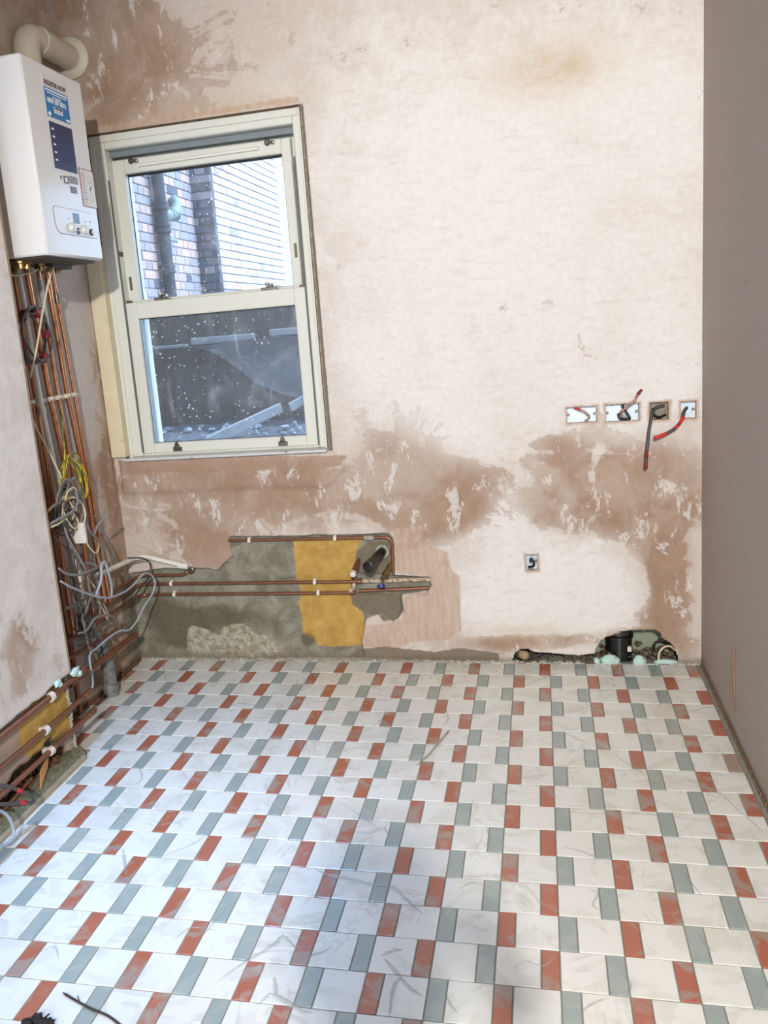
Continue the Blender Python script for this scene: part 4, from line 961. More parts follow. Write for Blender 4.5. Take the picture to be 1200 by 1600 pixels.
for z in (1.735, 1.13):
    mb = MB(); mb.lathe((XP, .731 if z > 1.5 else .764, z), (0, 0, 1), [(0, .0125), (.001, .0145), (.02, .0145), (.021, .0125)], 12); mb.build('solder_socket', MT['old_copper'], e1, smooth=True)
pipe('copper_pipe', [V3(.790, 1.836, -1.782), V3(.800, 1.6, -1.782), V3(.813, 1.326, -1.782), V3(.830, .9, -1.782), V3(.836, .35, -1.782)], .0085, MT['copper'], 'thin copper pipe behind the white plastic pipe under the boiler', ct, gp, 0)
pipe('copper_pipe', [V3(.861, 1.836), V3(.880, 1.55), V3(.897, 1.33), V3(.930, 1.08), V3(.935, .36)], .0115, MT['copper'], 'thick copper pipe in the middle of the row below the boiler', ct, gp, 0, c1(.897))
e4 = pipe('copper_pipe', [V3(.944, 1.836), V3(.952, 1.6), V3(.962, 1.325), V3(.985, 1.0), V3(.99, .38)], .0085, MT['copper'], 'thin copper pipe with a braided silver hose section near its top', ct, gp, 0, c1(.962))
mb = MB(); mb.tube([V3(.947, 1.79), V3(.949, 1.72), V3(.952, 1.65), V3(.955, 1.58)], .0105, 12); mb.build('braided_hose', simple('steel_braid', srgb(176, 172, 166), .35, .7, .4, 160, .8), e4, smooth=True)
pipe('copper_pipe', [V3(1.004, 1.836), V3(1.033, 1.33), V3(1.075, 1.0), V3(1.10, .40)], .0115, MT['copper'], 'bright copper pipe second from the right in the row below the boiler', ct, gp, 0, c1(1.033))
e6 = pipe('copper_pipe', [V3(1.043, 1.836, -1.766), V3(1.084, 1.326, -1.766), V3(1.100, 1.0, -1.766), V3(1.112, .84, -1.766), V3(1.135, .38, -1.766)], .0080, MT['copper'], 'rightmost copper pipe of the row, bright beside the alcove plaster', ct, gp, 0, c1(1.084))
mb = MB(); mb.lathe((-1.766, 1.050, 1.74), (0, .06, -1), [(0, .0085), (.002, .012), (.04, .012), (.042, .0085)], 12); mb.build('union_nut', MT['steel'], e6, smooth=True)
e7 = pipe('white_waste_pipe', [V3(.773, 1.83, -1.752), V3(.795, 1.32, -1.752), V3(.833, 1.0, -1.752), V3(.889, .57, -1.752), V3(.890, .46, -1.752)], .0105, MT['white_plastic'], 'white plastic pipe running down among the copper pipes', ct, 'white plastic pipes', 0)
mb = MB(); mb.lathe((-1.752, .7985, 1.30), (0, .07, -1), [(0, .011), (.001, .0135), (.03, .0135), (.031, .011)], 12); mb.build('pipe_coupler', MT['white_plastic'], e7, smooth=True); mb = MB()
mb.lathe((-1.752, .889, .50), (0, .02, -1), [(0, .011), (.001, .0145), (.05, .0145), (.052, .011)], 12); mb.build('pipe_coupler', MT['white_plastic'], e7, smooth=True)
mb = MB(); mb.box((XP-.012, .738, 1.312), (XP-.004, 1.103, 1.330), .002)
for y in (.754, .813, .897, .962, 1.033, 1.084): mb.box((XP-.004, y-.018, 1.314), (XP+.010, y-.0145, 1.328)); mb.box((XP-.004, y+.0145, 1.314), (XP+.010, y+.018, 1.328))
mb.build('pipe_clip_rail', MT['clip'], label='pale clip rail across the row of copper pipes', cat='clip rail')

# --- horizontal runs round the alcove corner onto the back wall
YB = BY-.006
def both(zl, zb, xend, r, y0=.82, x_l=-1.765, zsl=0.0):
    return [(x_l, y0, zl), (x_l, BY-.035, zb), (x_l+.03, YB-.004, zb), (xend, YB-.004, zb+zsl)]
g2 = 'copper pipes along the back wall base'
za, zb_, zc = atY(400, 910).z, atY(400, 927).z, atY(260, 899).z
xe = atY(548, 908).x
clip = lambda px, py: [((atY(px, py).x, YB-.004, atY(px, py).z), (1, 0, 0))]
hp1 = pipe('copper_pipe', [(-1.765, .96, za), (-1.765, BY-.04, za), (-1.735, YB, za), (xe+.03, YB, za)], .0078, MT['old_copper'], 'upper of the two long dull copper pipes along the cement at the back wall', ct, g2, .03)
hp2 = pipe('copper_pipe', [(-1.765, .84, zb_+.01), (-1.765, BY-.04, zb_), (-1.735, YB, zb_), (xe, YB, zb_)], .0078, MT['old_copper'], 'lower of the two long dull copper pipes along the cement at the back wall', ct, g2, .03)
for ep, z, pxs in ((hp1, za, (269, 493)), (hp2, zb_, (272, 497))):
    for q in pxs:
        x = atY(q, 915).x; mb = MB(); mb.lathe((x-.006, YB, z), (1, 0, 0), [(0, .008), (0, .0125), (.013, .0125), (.013, .008)], 10); mb.box((x-.005, YB, z-.013), (x+.006, YB+.02, z+.016)); mb.build('pipe_clip', MT['white_plastic'], ep, smooth=True)
e = pipe('copper_pipe', [(-1.765, 1.16, zc), (-1.765, BY-.04, zc), (-1.735, YB, zc+.002), (atY(287, 897).x, YB, zc+.002), (atY(292, 893).x, YB, atY(292, 893).z), (atY(300, 891).x, YB+.02, atY(300, 891).z)], .0078, MT['old_copper'], 'short dull copper pipe ending below the white pipe on the back wall', ct, g2, .02)
mb = MB(); q = atY(299, 891); mb.lathe((q.x, BY+.012, q.z), (0, -1, 0), [(0, .017), (.018, .017), (.022, .011), (.034, .011)], 10); mb.build('pipe_end_fitting', MT['steel'], e, smooth=True)
zt = atY(480, 842).z
e = pipe('copper_pipe', [(atY(357, 843).x, YB+.006, zt+.001), (atY(606, 839).x, YB, zt), (atY(613, 846).x, YB, zt-.02), (atY(615, 897).x, YB, atY(615, 897).z)], .0072, MT['old_copper'], 'dull copper pipe along the top edge of the exposed cement patch', ct, g2, .016)
for q in (390, 524):
    x = atY(q, 842).x; mb = MB(); mb.lathe((x-.006, YB, zt), (1, 0, 0), [(0, .0075), (0, .012), (.013, .012), (.013, .0075)], 10); mb.box((x-.006, YB, zt-.013), (x+.007, YB+.02, zt+.014)); mb.build('pipe_clip', MT['white_plastic'], e, smooth=True)
mb = MB(); mb.box((atY(568, 843).x, YB-.007, zt-.011), (atY(586, 843).x, YB+.012, zt+.009), .005); mb.build('plaster_dab', MT['mortar'], e)
# chase on the right: elbow, plastered pipes, valves
zu = atY(620, 908).z
e = pipe('copper_pipe', [(xe-.01, YB+.004, zb_), (xe+.012, YB+.006, zb_+.02), (xe+.014, YB+.012, zu), (atY(672, 908).x, YB+.024, zu)], .0095, simple('plaster_smeared_pipe', srgb(196, 178, 156), .8, var=.25, scale=30, bump=.7, c2=srgb(120, 84, 60)), 'plaster-smeared pipe in the chase right of the yellow paint', ct, g2, .02)
for x in (xe-.008, xe+.030):
    mb = MB(); mb.lathe((x, YB+.006, za if x > xe else zb_), (1, 0, 0), [(0, .0085), (.001, .0115), (.022, .0115), (.023, .0085)], 10); mb.build('elbow_fitting', MT['old_copper'], e, smooth=True)
pipe('copper_pipe', [(atY(560, 927).x, YB+.018, zb_+.004), (atY(625, 924).x, YB+.022, zb_+.008), (atY(668, 921).x, YB+.026, zb_+.012)], .008, MT['old_copper'], 'half-buried pipe low in the chase right of the yellow paint', ct, g2, 0)

bw = empty('black_waste_pipe', (-.552, BY, .517), 'open black waste pipe sticking out of the back wall', 'waste pipe')
b0 = Vector(atY(597, 862)); b1 = Vector(at(577, 884, 1, BY-.16)); ax = (b1-b0).normalized(); L = (b1-b0).length
mb = MB(); mb.lathe(b0-ax*.03, ax, [(0, .021), (L+.005, .021), (L+.03, .021), (L+.03, .018), (L-.01, .017)], 24); mb.build('pipe_tube', MT['black_plastic'], bw, smooth=True)
mb = MB(); mb.lathe(b0+ax*(L-.035), ax, [(0, .0215), (.002, .025), (.050, .025), (.052, .022)], 24); mb.build('pipe_sleeve', MT['black_plastic'], bw, smooth=True)
mb = MB(); mb.lathe(b0-ax*.012, ax, [(0, .032), (.010, .032), (.012, .023)], 24); mb.build('seal_ring', MT['mortar'], bw, smooth=True)
for (pa, pb, lab, hand) in (((560, 876), (553, 894), 'small bare brass valve left of the black waste pipe', None), ((612, 880), (597, 905), 'brass isolating valve with a blue handle right of the black waste pipe', 1)):
    a = Vector(atY(*pa)); b = Vector(at(pb[0], pb[1], 1, BY-.085)); ax = (b-a).normalized(); L = (b-a).length
    vb = empty('isolating_valve', a, lab, 'valve')
    mb = MB(); mb.lathe(a-ax*.01, ax, [(0, .007), (L*.25, .007), (L*.26, .013), (L*.45, .013), (L*.46, .009), (L*.62, .009), (L*.63, .014), (L*.86, .014), (L*.87, .009), (L+.012, .009)], 12); mb.build('valve_body', MT['brass'] if hand else MT['old_copper'], vb, smooth=True)
    if hand:
        q = b+Vector((-.004, -.006, -.022)); mb = MB(); mb.lathe(q, (0, -.35, -1), [(0, .010), (.002, .019), (.012, .019), (.015, .012)], 9); mb.build('blue_handle', MT['blue_tap'], vb, smooth=True)
        mb = MB(); mb.tube([b, q], .005, 8); mb.build('spindle', MT['steel'], vb)
    else:
        mb = MB(); mb.lathe(b, ax, [(0, .011), (.006, .013), (.022, .013), (.026, .006)], 10); mb.build('end_cap', MT['white_plastic'], vb, smooth=True)
# white waste pipe round the corner
wz = [atY(292, 882), atY(215, 868)]
w1 = atX(165, 886, -1.755); 
e = pipe('white_waste_pipe', [(-1.745, 1.02, .545), (-1.745, 1.30, .525), (-1.745, BY-.045, atY(215, 870).z+.005), (-1.70, YB-.018, atY(215, 870).z+.008), (wz[0].x, YB-.018, wz[0].z)], .0115, MT['white_plastic'], 'white plastic waste pipe bent round the alcove corner, open at its right end', ct, 'white plastic pipes', .05)
mb = MB(); mb.lathe((wz[0].x-.035, YB-.018, wz[0].z+.003), (1, 0, -.1), [(0, .012), (.001, .0145), (.05, .0145), (.05, .010)], 14); mb.build('pipe_coupler', MT['white_plastic'], e, smooth=True)

# soil pipe and lower runs in the alcove
so = empty('soil_pipe', (-1.75, .99, 0), 'grey plastic soil pipe standing in the alcove corner behind the cables', 'waste pipe')
mb = MB(); mb.tube(smooth_path([(-1.765, .90, .40), (-1.755, .94, .30), (-1.745, .985, .21), (-1.742, 1.0, .12), (-1.742, 1.0, -.002)], 6), .030, 20); mb.build('pipe_tube', MT['soil_pipe'], so, smooth='all')
mb = MB(); mb.lathe((-1.742, 1.0, .0), (0, 0, 1), [(0, .034), (.05, .034), (.056, .031)], 20); mb.build('pipe_socket', MT['soil_pipe'], so, smooth=True)
r9 = random.Random(9)
for (a, b, x, z0, z1, r, lab) in ((.62, 1.21, -1.70, .215, .202, .0145, 'thick dull pipe end crossing in front of the grey soil pipe'),
                                  (.66, 1.15, -1.73, .30, .262, .0085, 'thin dull pipe crossing the alcove above the thick pipe end'),
                                  (.70, 1.10, -1.745, .36, .345, .0080, 'dull pipe level with the lower back wall pipes, deep in the alcove')):
    pipe('copper_pipe', [(x, a, z0), (x, (a+b)/2, (z0+z1)/2), (x, b, z1)], r, MT['old_copper'], lab, ct, 'dull pipes low in the alcove', 0)
# runs along the foot of the projecting wall
g3 = 'old pipes along the foot of the left projecting wall'
XN = -1.592
for (z, yend, r, lab, cy) in ((.302, .565, .0125, 'topmost old pipe along the foot of the left projecting wall', (.31,)),
                              (.203, .60, .0100, 'middle old pipe along the foot of the left projecting wall', (.25,)),
                              (.118, .605, .0100, 'lowest old pipe along the foot of the left projecting wall', (.26,))):
    e = pipe('copper_pipe', [(XN, -1.8, z), (XN, -.2, z+.003), (XN, .2, z), (XN-.004, yend, z)], r, MT['old_copper'], lab, ct, g3, 0)
    for y in cy:
        mb = MB(); mb.lathe((XN, y, z), (0, 1, 0), [(0, r), (0, r+.006), (.018, r+.007), (.02, r)], 12); mb.box((XN-.03, y+.002, z-.012), (XN, y+.016, z+.012)); mb.build('pipe_bracket', MT['clip'], e, smooth=True)
    mb = MB(); mb.lathe((XN-.003, yend-.06, z), (0, 1, 0), [(0, r), (.001, r+.0025), (.05, r+.0025), (.051, r)], 12); mb.build('pipe_coupler', MT['old_copper'], e, smooth=True)
pipe('copper_pipe', [(XN-.01, -.6, .055), (XN-.012, 0, .06), (XN-.02, .16, .07)], .007, MT['old_copper'], 'thin broken pipe in the rubble hole near the floor', ct, g3, 0)
mb = MB(); ri = random.Random(21)
for k in range(70):
    y = ri.uniform(-.35, .42); mb.blob((NX-.055+ri.uniform(-.03, .02), y, ri.uniform(.0, .075)), (ri.uniform(.008, .022), ri.uniform(.008, .024), ri.uniform(.006, .018)), ri, rough=.45)
mb.build('brick_rubble', simple('broken_brick_rubble', srgb(120, 78, 52), .95, var=.5, scale=30, bump=1, c2=srgb(60, 42, 30)), kind='stuff', label='broken brick rubble in the hole at the foot of the left projecting wall', cat='rubble')
mb = MB(); mb.prism([atX(62, 1205, NX-.01), atX(74, 1180, NX-.015), atX(72, 1200, NX-.01), atX(62, 1232, NX-.004)], (.006, 0, 0)); mb.build('brick_shard', simple('orange_shard', srgb(176, 126, 82), .9, var=.2), label='small tan shard leaning in the rubble hole at the left', cat='shard')
# foam dabs at the ragged edge of the nib
for (px, py, s_, lab) in ((118, 1050, 1.0, 'larger mint green foam dab on the corner of the left projecting wall'), (90, 1068, .75, 'smaller mint green foam dab on the topmost old pipe')):
    p = atX(px, py, NX+.004); mb = MB(); mb.blob(p, (.010*s_, .030*s_, .018*s_), ri, rough=.35); mb.blob(p+Vector((.002, .02*s_, -.014*s_)), (.009*s_, .016*s_, .012*s_), ri, rough=.35)
    mb.build('foam_dab', MT['foam'], smooth='all', label=lab, cat='foam', group='mint green foam dabs at the left')

# ------------------------------------------------------------------ cables
def cable(name, pts, r, mat, label, cat='cable', group='loose cables in the alcove', k=6, parts=(), n=8, sm=True):
    P = smooth_path(pts, k) if sm else pts
    e = empty(name, P[0], label, cat, group)
    mb = MB(); mb.tube(P, r, n); mb.build('sheath', mat, e, smooth='all')
    for a, b, m_, rr_ in parts:
        i0, i1 = int(a*(len(P)-1)), max(int(a*(len(P)-1))+1, int(b*(len(P)-1)))
        mb = MB(); mb.tube(P[i0:i1+1], r*rr_, n); mb.build('tape', m_, e, smooth='all')
    return e
def cx(px, py, X): return Vector(atX(px, py, X))
def coil(name, cpx, cpy, X, ry, rz, turns, r, mat, label, seed, spread=.012, tilt=0.0, cat='cable coil', tails=(), tapes=(), tapemat='red_tape', tube_n=7, dx=.02):
    rr = random.Random(seed); c = cx(cpx, cpy, X); P = []
    a0 = rr.uniform(0, 6)
    for i in range(int(turns*18)):
        an = a0+2*math.pi*i/18; k = int(i/18)
        rad = 1+rr.uniform(-.02, .02)+.09*math.sin(k*2.4+1)+.05*math.sin(an*2+k)
        yy = ry*rad*math.cos(an); zz = rz*rad*math.sin(an)
        P.append(Vector((c.x+dx*math.sin(k*1.9+an)+rr.uniform(-.002, .002), c.y+yy*math.cos(tilt)-zz*math.sin(tilt)+spread*math.sin(k*1.7), c.z+zz*math.cos(tilt)+yy*math.sin(tilt)+spread*math.cos(k*2.3))))
    P = list(tails)+P if tails else P
    e = empty(name, c, label, cat); mb = MB(); mb.tube(smooth_path(P, 3), r, tube_n); mb.build('cable_loops', mat, e, smooth='all')
    for an in tapes:
        p = Vector((c.x, c.y+ry*math.cos(an), c.z+rz*math.sin(an))); d = Vector((0, -ry*math.sin(an), rz*math.cos(an))).normalized()
        mb = MB(); mb.tube([p-d*.014, p+d*.014], r*4.2, 10); mb.build('tape_binding', MT[tapemat], e, smooth=True)
    return e
coil('cable_coil', 53, 526, -1.715, .085, .098, 4.2, .0040, MT['dark_cable'], 'coil of dark grey cable bound with red tape hanging on the copper pipes', 3, .006, tapes=(1.15, 3.4, 5.3, 0.05, 2.2), tapemat='dark_red', tails=(cx(14, 490, -1.75), cx(30, 492, -1.73)))
coil('earth_cable_coil', 114, 752, -1.715, .070, .10, 5.2, .0030, MT['earth'], 'coil of green and yellow earth wire hanging on the pipes', 5, .010, tails=(cx(96, 640, -1.74), cx(100, 700, -1.74)), tilt=.2)
coil('cable_coil', 106, 792, -1.68, .070, .088, 6.0, .0042, MT['grey_cable'], 'large tangled coil of grey cable in front of the pipes', 7, .022, tilt=-.4)
coil('cable_coil', 110, 800, -1.665, .055, .070, 3.2, .0034, MT['cream_cable'], 'coil of cream cable tangled into the grey coil', 9, .02)
coil('cable_coil', 99, 812, -1.672, .050, .060, 3.2, .0040, MT['dark_cable'], 'small dark cable coil inside the grey tangle', 12, .016, tilt=.7)
cable('loose_cable', [cx(2, 428, -1.72), cx(30, 430, -1.70), cx(60, 421, -1.66), cx(80, 414, -1.64), cx(82, 408, -1.64)], .0035, MT['cream_cable'], 'thin cream cable drooping leftwards just below the boiler')
cable('loose_cable', [cx(82, 404, -1.64), cx(84, 415, -1.63), cx(76, 440, -1.64), cx(66, 490, -1.66), cx(57, 545, -1.67), cx(47, 590, -1.70)], .0038, MT['cream_cable'], 'cream cable slanting down from the boiler across the red taped coil')
cable('loose_cable', [cx(43, 632, -1.73), cx(55, 665, -1.72), cx(76, 705, -1.70), cx(98, 750, -1.68)], .0034, MT['cream_cable'], 'cream cable running from the clip rail to the grey tangle')
cable('loose_cable', [cx(113, 790, -1.66), cx(122, 815, -1.65), cx(134, 845, -1.64), cx(142, 858, -1.64), cx(150, 864, -1.64), cx(154, 856, -1.65), cx(153, 845, -1.68)], .0032, MT['cream_cable'], 'cream cable crossing the junction box and hooking back up')
cable('loose_cable', [cx(128, 785, -1.66), cx(134, 815, -1.65), cx(142, 832, -1.65), cx(155, 848, -1.66), cx(162, 870, -1.67), cx(160, 890, -1.69)], .0048, MT['grey_cable'], 'grey cable falling right of the junction box')
cable('loose_cable', [cx(96, 808, -1.65), cx(106, 840, -1.63), cx(122, 868, -1.62), cx(134, 893, -1.62), cx(140, 930, -1.64), cx(133, 960, -1.68)], .0052, MT['grey_cable'], 'long grey cable falling left of the junction box')
cable('loose_cable', [cx(76, 820, -1.60), cx(98, 808, -1.60), cx(112, 800, -1.61), cx(121, 785, -1.62), cx(118, 768, -1.64)], .0062, MT['grey_cable'], 'thick grey cable leaving the tangle towards the left wall corner')
cable('loose_cable', [cx(79, 824, -1.60), cx(92, 818, -1.60), cx(104, 808, -1.62)], .0040, MT['cream_cable'], 'short cream cable emerging beside the left wall corner')
cable('loose_cable', [cx(73, 800, -1.60), cx(84, 790, -1.60), cx(92, 786, -1.63)], .0060, simple('brown_cable', srgb(120, 84, 66), .5), 'short brown cable tucked behind the left wall corner')
cable('loose_cable', [cx(91, 888, -1.60), cx(105, 897, -1.60), cx(125, 898, -1.60), cx(145, 890, -1.62), cx(152, 886, -1.64), cx(140, 880, -1.66), cx(124, 880, -1.68)], .0050, MT['grey_cable'], 'grey cable looping across just above the white pipe end')
cable('loose_cable', [cx(94, 908, -1.60), cx(112, 918, -1.60), cx(130, 925, -1.61), cx(150, 932, -1.61), cx(170, 934, -1.61), cx(188, 928, -1.61), cx(204, 918, -1.61), cx(216, 905, -1.61), cx(226, 896, -1.60), cx(236, 898, -1.60), cx(242, 910, -1.60), cx(238, 928, -1.61), cx(225, 948, -1.62), cx(214, 970, -1.63), cx(202, 984, -1.64), cx(186, 986, -1.65), cx(168, 998, -1.66), cx(152, 1012, -1.67), cx(140, 1024, -1.67), cx(143, 1050, -1.66), cx(145, 1070, -1.66), cx(141, 1083, -1.67)], .0045, MT['blue_cable'], 'pale blue-grey cable in a wide loop over the alcove corner')
cable('loose_cable', [cx(150, 930, -1.63), cx(158, 905, -1.62), cx(158, 885, -1.62), cx(163, 878, -1.62), cx(168, 890, -1.62), cx(174, 915, -1.63), cx(174, 935, -1.64)], .0058, MT['blue_cable'], 'thick blue-grey cable bent in a tight upside-down hook')
cable('loose_cable', [cx(105, 950, -1.61), cx(122, 945, -1.62), cx(134, 932, -1.63), cx(150, 924, -1.64), cx(158, 905, -1.66)], .0045, MT['grey_cable'], 'grey cable climbing to the right below the white pipe end')
cable('loose_cable', [cx(104, 951, -1.60), cx(130, 938, -1.62), cx(136, 925, -1.64), cx(140, 915, -1.66)], .0055, MT['dark_cable'], 'dark cable pressed against the left wall corner edge')
cable('loose_cable', [cx(146, 838, -1.66), cx(152, 822, -1.64), cx(160, 812, -1.62), cx(169, 800, -1.60)], .0058, MT['grey_cable'], 'stub of grey cable sticking up to the right towards the window')
cable('loose_cable', [cx(82, 838, -1.62), cx(94, 848, -1.64), cx(105, 858, -1.66), cx(112, 880, -1.68), cx(110, 905, -1.70)], .0045, MT['dark_cable'], 'dark cable dropping behind the white pipe')
cable('loose_cable', [cx(200, 872, -1.68), cx(222, 872, -1.66), cx(234, 880, -1.66), cx(234, 900, -1.66), cx(222, 915, -1.68), cx(208, 935, -1.70)], .0038, MT['dark_cable'], 'thin dark cable arching over the white waste pipe corner')
cable('loose_cable', [cx(122, 990, -1.66), cx(135, 985, -1.65), cx(150, 965, -1.64), cx(172, 962, -1.64), cx(184, 970, -1.65), cx(188, 985, -1.67)], .0048, MT['grey_cable'], 'dusty cable arching over the soil pipe')
cable('loose_cable', [cx(118, 1005, -1.64), cx(128, 1003, -1.64), cx(140, 998, -1.65), cx(165, 992, -1.67)], .0040, MT['dark_cable'], 'thin dark cable lying across the top of the soil pipe')
rc = random.Random(33)
for k, lab in enumerate(['dark cable falling vertically left of the white pipe', 'dark cable falling behind the junction box', 'grey cable falling straight below the junction box', 'dusty cable falling beside the rightmost copper pipe',
                         'thin dark cable falling to the alcove floor by the wall corner', 'thin grey cable falling to the alcove floor before the soil pipe']):
    px = [100, 118, 126, 150, 122, 132][k]; p0 = [830, 850, 850, 860, 960, 940][k]; p1 = [985, 960, 990, 960, 1050, 1060][k]
    cable('loose_cable', [cx(px+rc.uniform(-6, 6)+(p0+(p1-p0)*q/4-p0)*.12, p0+(p1-p0)*q/4, -1.70+rc.uniform(-.02, .03)) for q in range(5)], .0040, MT['dark_cable'] if k % 2 == 0 else MT['grey_cable'], lab)
STR = [(148, 805, 70, 'grey_cable', 'short grey strand falling right of the cream cable hook'), (106, 835, 110, 'dark_cable', 'dark strand falling directly left of the junction box'),
       (140, 905, 70, 'cream_cable', 'short cream strand below the thick blue-grey hook'), (116, 865, 90, 'grey_cable', 'grey strand falling directly below the junction box'),
       (104, 885, 100, 'dark_cable', 'dark strand close to the left wall corner below the coils'), (128, 880, 60, 'cream_cable', 'short cream strand at the white pipe end'),
       (150, 925, 80, 'grey_cable', 'grey strand hanging in front of the dull low pipes'), (120, 930, 95, 'dark_cable', 'dark strand ending beside the soil pipe top'),
       (112, 925, 60, 'grey_cable', 'short grey strand left of the soil pipe top')]
for px, p0, L, m_, lab in STR:
    cable('loose_cable', [cx(px+q*L*.10+rc.uniform(-5, 5), p0+L*q/4, -1.715+rc.uniform(-.02, .03)) for q in range(5)], rc.choice((.0032, .004, .0045)), MT[m_], lab)
# junction box
p = cx(124, 833, -1.66); jb = empty('junction_box', p, 'small white junction box hanging among the cables', 'junction box')
mb = MB(); mb.box((p.x-.025, p.y-.008, p.z-.042), (p.x+.025, p.y+.014, p.z+.042), .003); mb.build('box_body', MT['white_plastic'], jb)
mb = MB(); mb.box((p.x-.0235, p.y-.011, p.z-.040), (p.x+.0235, p.y-.008, p.z+.040), .001); mb.build('box_lid', MT['white_plastic'], jb)
# red-taped cable and conduit ring at the lower left edge
cable('taped_cable', [cx(-40, 1228, -1.52), cx(0, 1227, -1.52), cx(20, 1231, -1.515), cx(40, 1240, -1.505), cx(52, 1248, -1.50), cx(50, 1254, -1.50), cx(36, 1254, -1.505), cx(15, 1256, -1.51), cx(-40, 1258, -1.52)], .0060, MT['dark_cable'],
      'grey cable with red tape folded back at the left edge of the floor', 'cable', 'cables at the lower left edge', parts=((.30, .34, MT['red_tape'], 1.25), (.74, .80, MT['red_tape'], 1.25)))
cable('conduit', [cx(-30, 1262, -1.50), cx(0, 1267, -1.50), cx(14, 1278, -1.495), cx(21, 1298, -1.49), cx(16, 1314, -1.49), cx(4, 1321, -1.49), cx(-24, 1322, -1.49)], .0052, MT['blue_cable'], 'shiny grey conduit curving in a ring at the left edge', 'conduit', 'cables at the lower left edge')

# ------------------------------------------------------------------ sockets
LB = ['leftmost wide socket box in the upper row, one bent cable inside', 'second socket box of the upper row with a red-flecked cable rising', 'third, square socket box with a grey cable hanging down', 'rightmost socket box beside the right wall with red-taped cable', 'single small socket box low on the pale wall']
rj = random.Random(17)
for (x0, x1, z0, z1), lab in zip(SOCK, LB):
    e = empty('socket_box', ((x0+x1)/2, BY, z0), lab, 'socket box', 'metal socket boxes set in the back wall')
    D = .032; mb = MB()
    q = [(x0, z0), (x1, z0), (x1, z1), (x0, z1)]
    vs_ = [(x, BY+.010, z) for x, z in q]+[(x, BY+D, z) for x, z in q]
    mb.add(vs_, [(0, 1, 5, 4), (1, 2, 6, 5), (2, 3, 7, 6), (3, 0, 4, 7), (4, 5, 6, 7)]); mb.build('back_box', MT['steel'] if abs(x0-.573) < .001 else MT['zinc'], e, fixn=False)
    mb = MB(); vs_ = [(x, BY-.001, z) for x, z in q]+[(x, BY+.012, z) for x, z in q]
    mb.add(vs_, [(0, 1, 5, 4), (1, 2, 6, 5), (2, 3, 7, 6), (3, 0, 4, 7)]); 
    n = 30
    for k in range(n):
        u = k/n*4; s_ = int(u); f = u-s_; a, b = q[s_], q[(s_+1) % 4]
        mb.blob((a[0]+(b[0]-a[0])*f, BY+.002, a[1]+(b[1]-a[1])*f), (rj.uniform(.0015, .0035), .004, rj.uniform(.0015, .0035)), rj)
    mb.build('ragged_plaster_edge', simple('edge_plaster', srgb(186, 150, 116), .9, var=.3, scale=60), e, fixn=False)
    mb = MB(); mb.lathe((x1-.008, BY+D-.004, (z0+z1)/2), (0, -1, 0), [(0, .005), (.012, .005), (.012, .002)], 8)
    if x1-x0 > .1: mb.lathe((x0+.008, BY+D-.004, (z0+z1)/2), (0, -1, 0), [(0, .005), (.012, .005), (.012, .002)], 8)
    mb.build('screw_lug', MT['steel'], e, smooth=True)
gs = 'cables coming out of the socket boxes'
def bp_(px, py, off): return Vector(at(px, py, 1, BY-off))
cable('socket_cable', [bp_(914, 658, -.02), bp_(921, 652, -.016), bp_(914, 644, -.006), bp_(905, 640, -.004), bp_(897, 637, -.01)], .0042, simple('pinkish_cable', srgb(190, 150, 132), .5, c2=srgb(120, 100, 90)), 'short bent pinkish cable inside the leftmost socket box', 'cable', gs, parts=((.7, 1.0, MT['red_tape'], 1.1),))
cable('socket_cable', [bp_(978, 655, -.02), bp_(970, 645, -.01), bp_(975, 640, .015), bp_(985, 631, .035), bp_(993, 624, .05), bp_(997, 615, .06), bp_(1003, 609, .066)], .0052, simple('speckled_cable', srgb(206, 176, 158), .5, c2=srgb(130, 34, 36), thr=(.48, .55), scale=90), 'red-flecked cable curving up out of the second socket box', 'cable', gs, parts=((.82, 1.0, MT['dark_red'], 1.1),))
cable('socket_cable', [bp_(972, 633, -.016), bp_(978, 643, -.006), bp_(984, 654, -.004), bp_(976, 655, -.01), bp_(968, 653, -.016), bp_(966, 646, -.02)], .0052, MT['black_cable'], 'dark cable crossed inside the second socket box', 'cable', gs)
cable('socket_cable', [bp_(1038, 634, -.02), bp_(1026, 637, -.014), bp_(1020, 644, .0), bp_(1017, 656, .02), bp_(1014, 675, .035), bp_(1012, 695, .040), bp_(1010, 712, .042), bp_(1009, 733, .044)], .0062, MT['dark_cable'], 'grey cable hanging down from the third socket box with a red taped end', 'cable', gs, parts=((.80, .90, MT['dark_red'], 1.15), (.95, 1.0, MT['dark_red'], 1.15)))
cable('socket_cable', [bp_(1040, 648, -.02), bp_(1030, 652, -.012), bp_(1022, 648, -.006), bp_(1020, 638, -.014)], .0050, MT['black_cable'], 'dark cable curled inside the third socket box', 'cable', gs)
cable('socket_cable', [bp_(1073, 637, -.022), bp_(1069, 643, -.004), bp_(1066, 655, .02), bp_(1056, 668, .036), bp_(1042, 677, .046), bp_(1022, 685, .054)], .0066, MT['dark_cable'], 'thick grey cable with red tape bending down left from the rightmost socket box', 'cable', gs, parts=((.35, .50, MT['red_tape'], 1.12), (.55, .66, MT['red_tape'], 1.12), (.82, 1.0, MT['red_tape'], 1.12)))
cable('socket_cable', [bp_(826, 886, -.02), bp_(834, 884, -.004), bp_(833, 876, .006), bp_(829, 873, .004), bp_(829, 878, -.01)], .0050, MT['black_cable'], 'short black cable in the small low socket box', 'cable', gs)

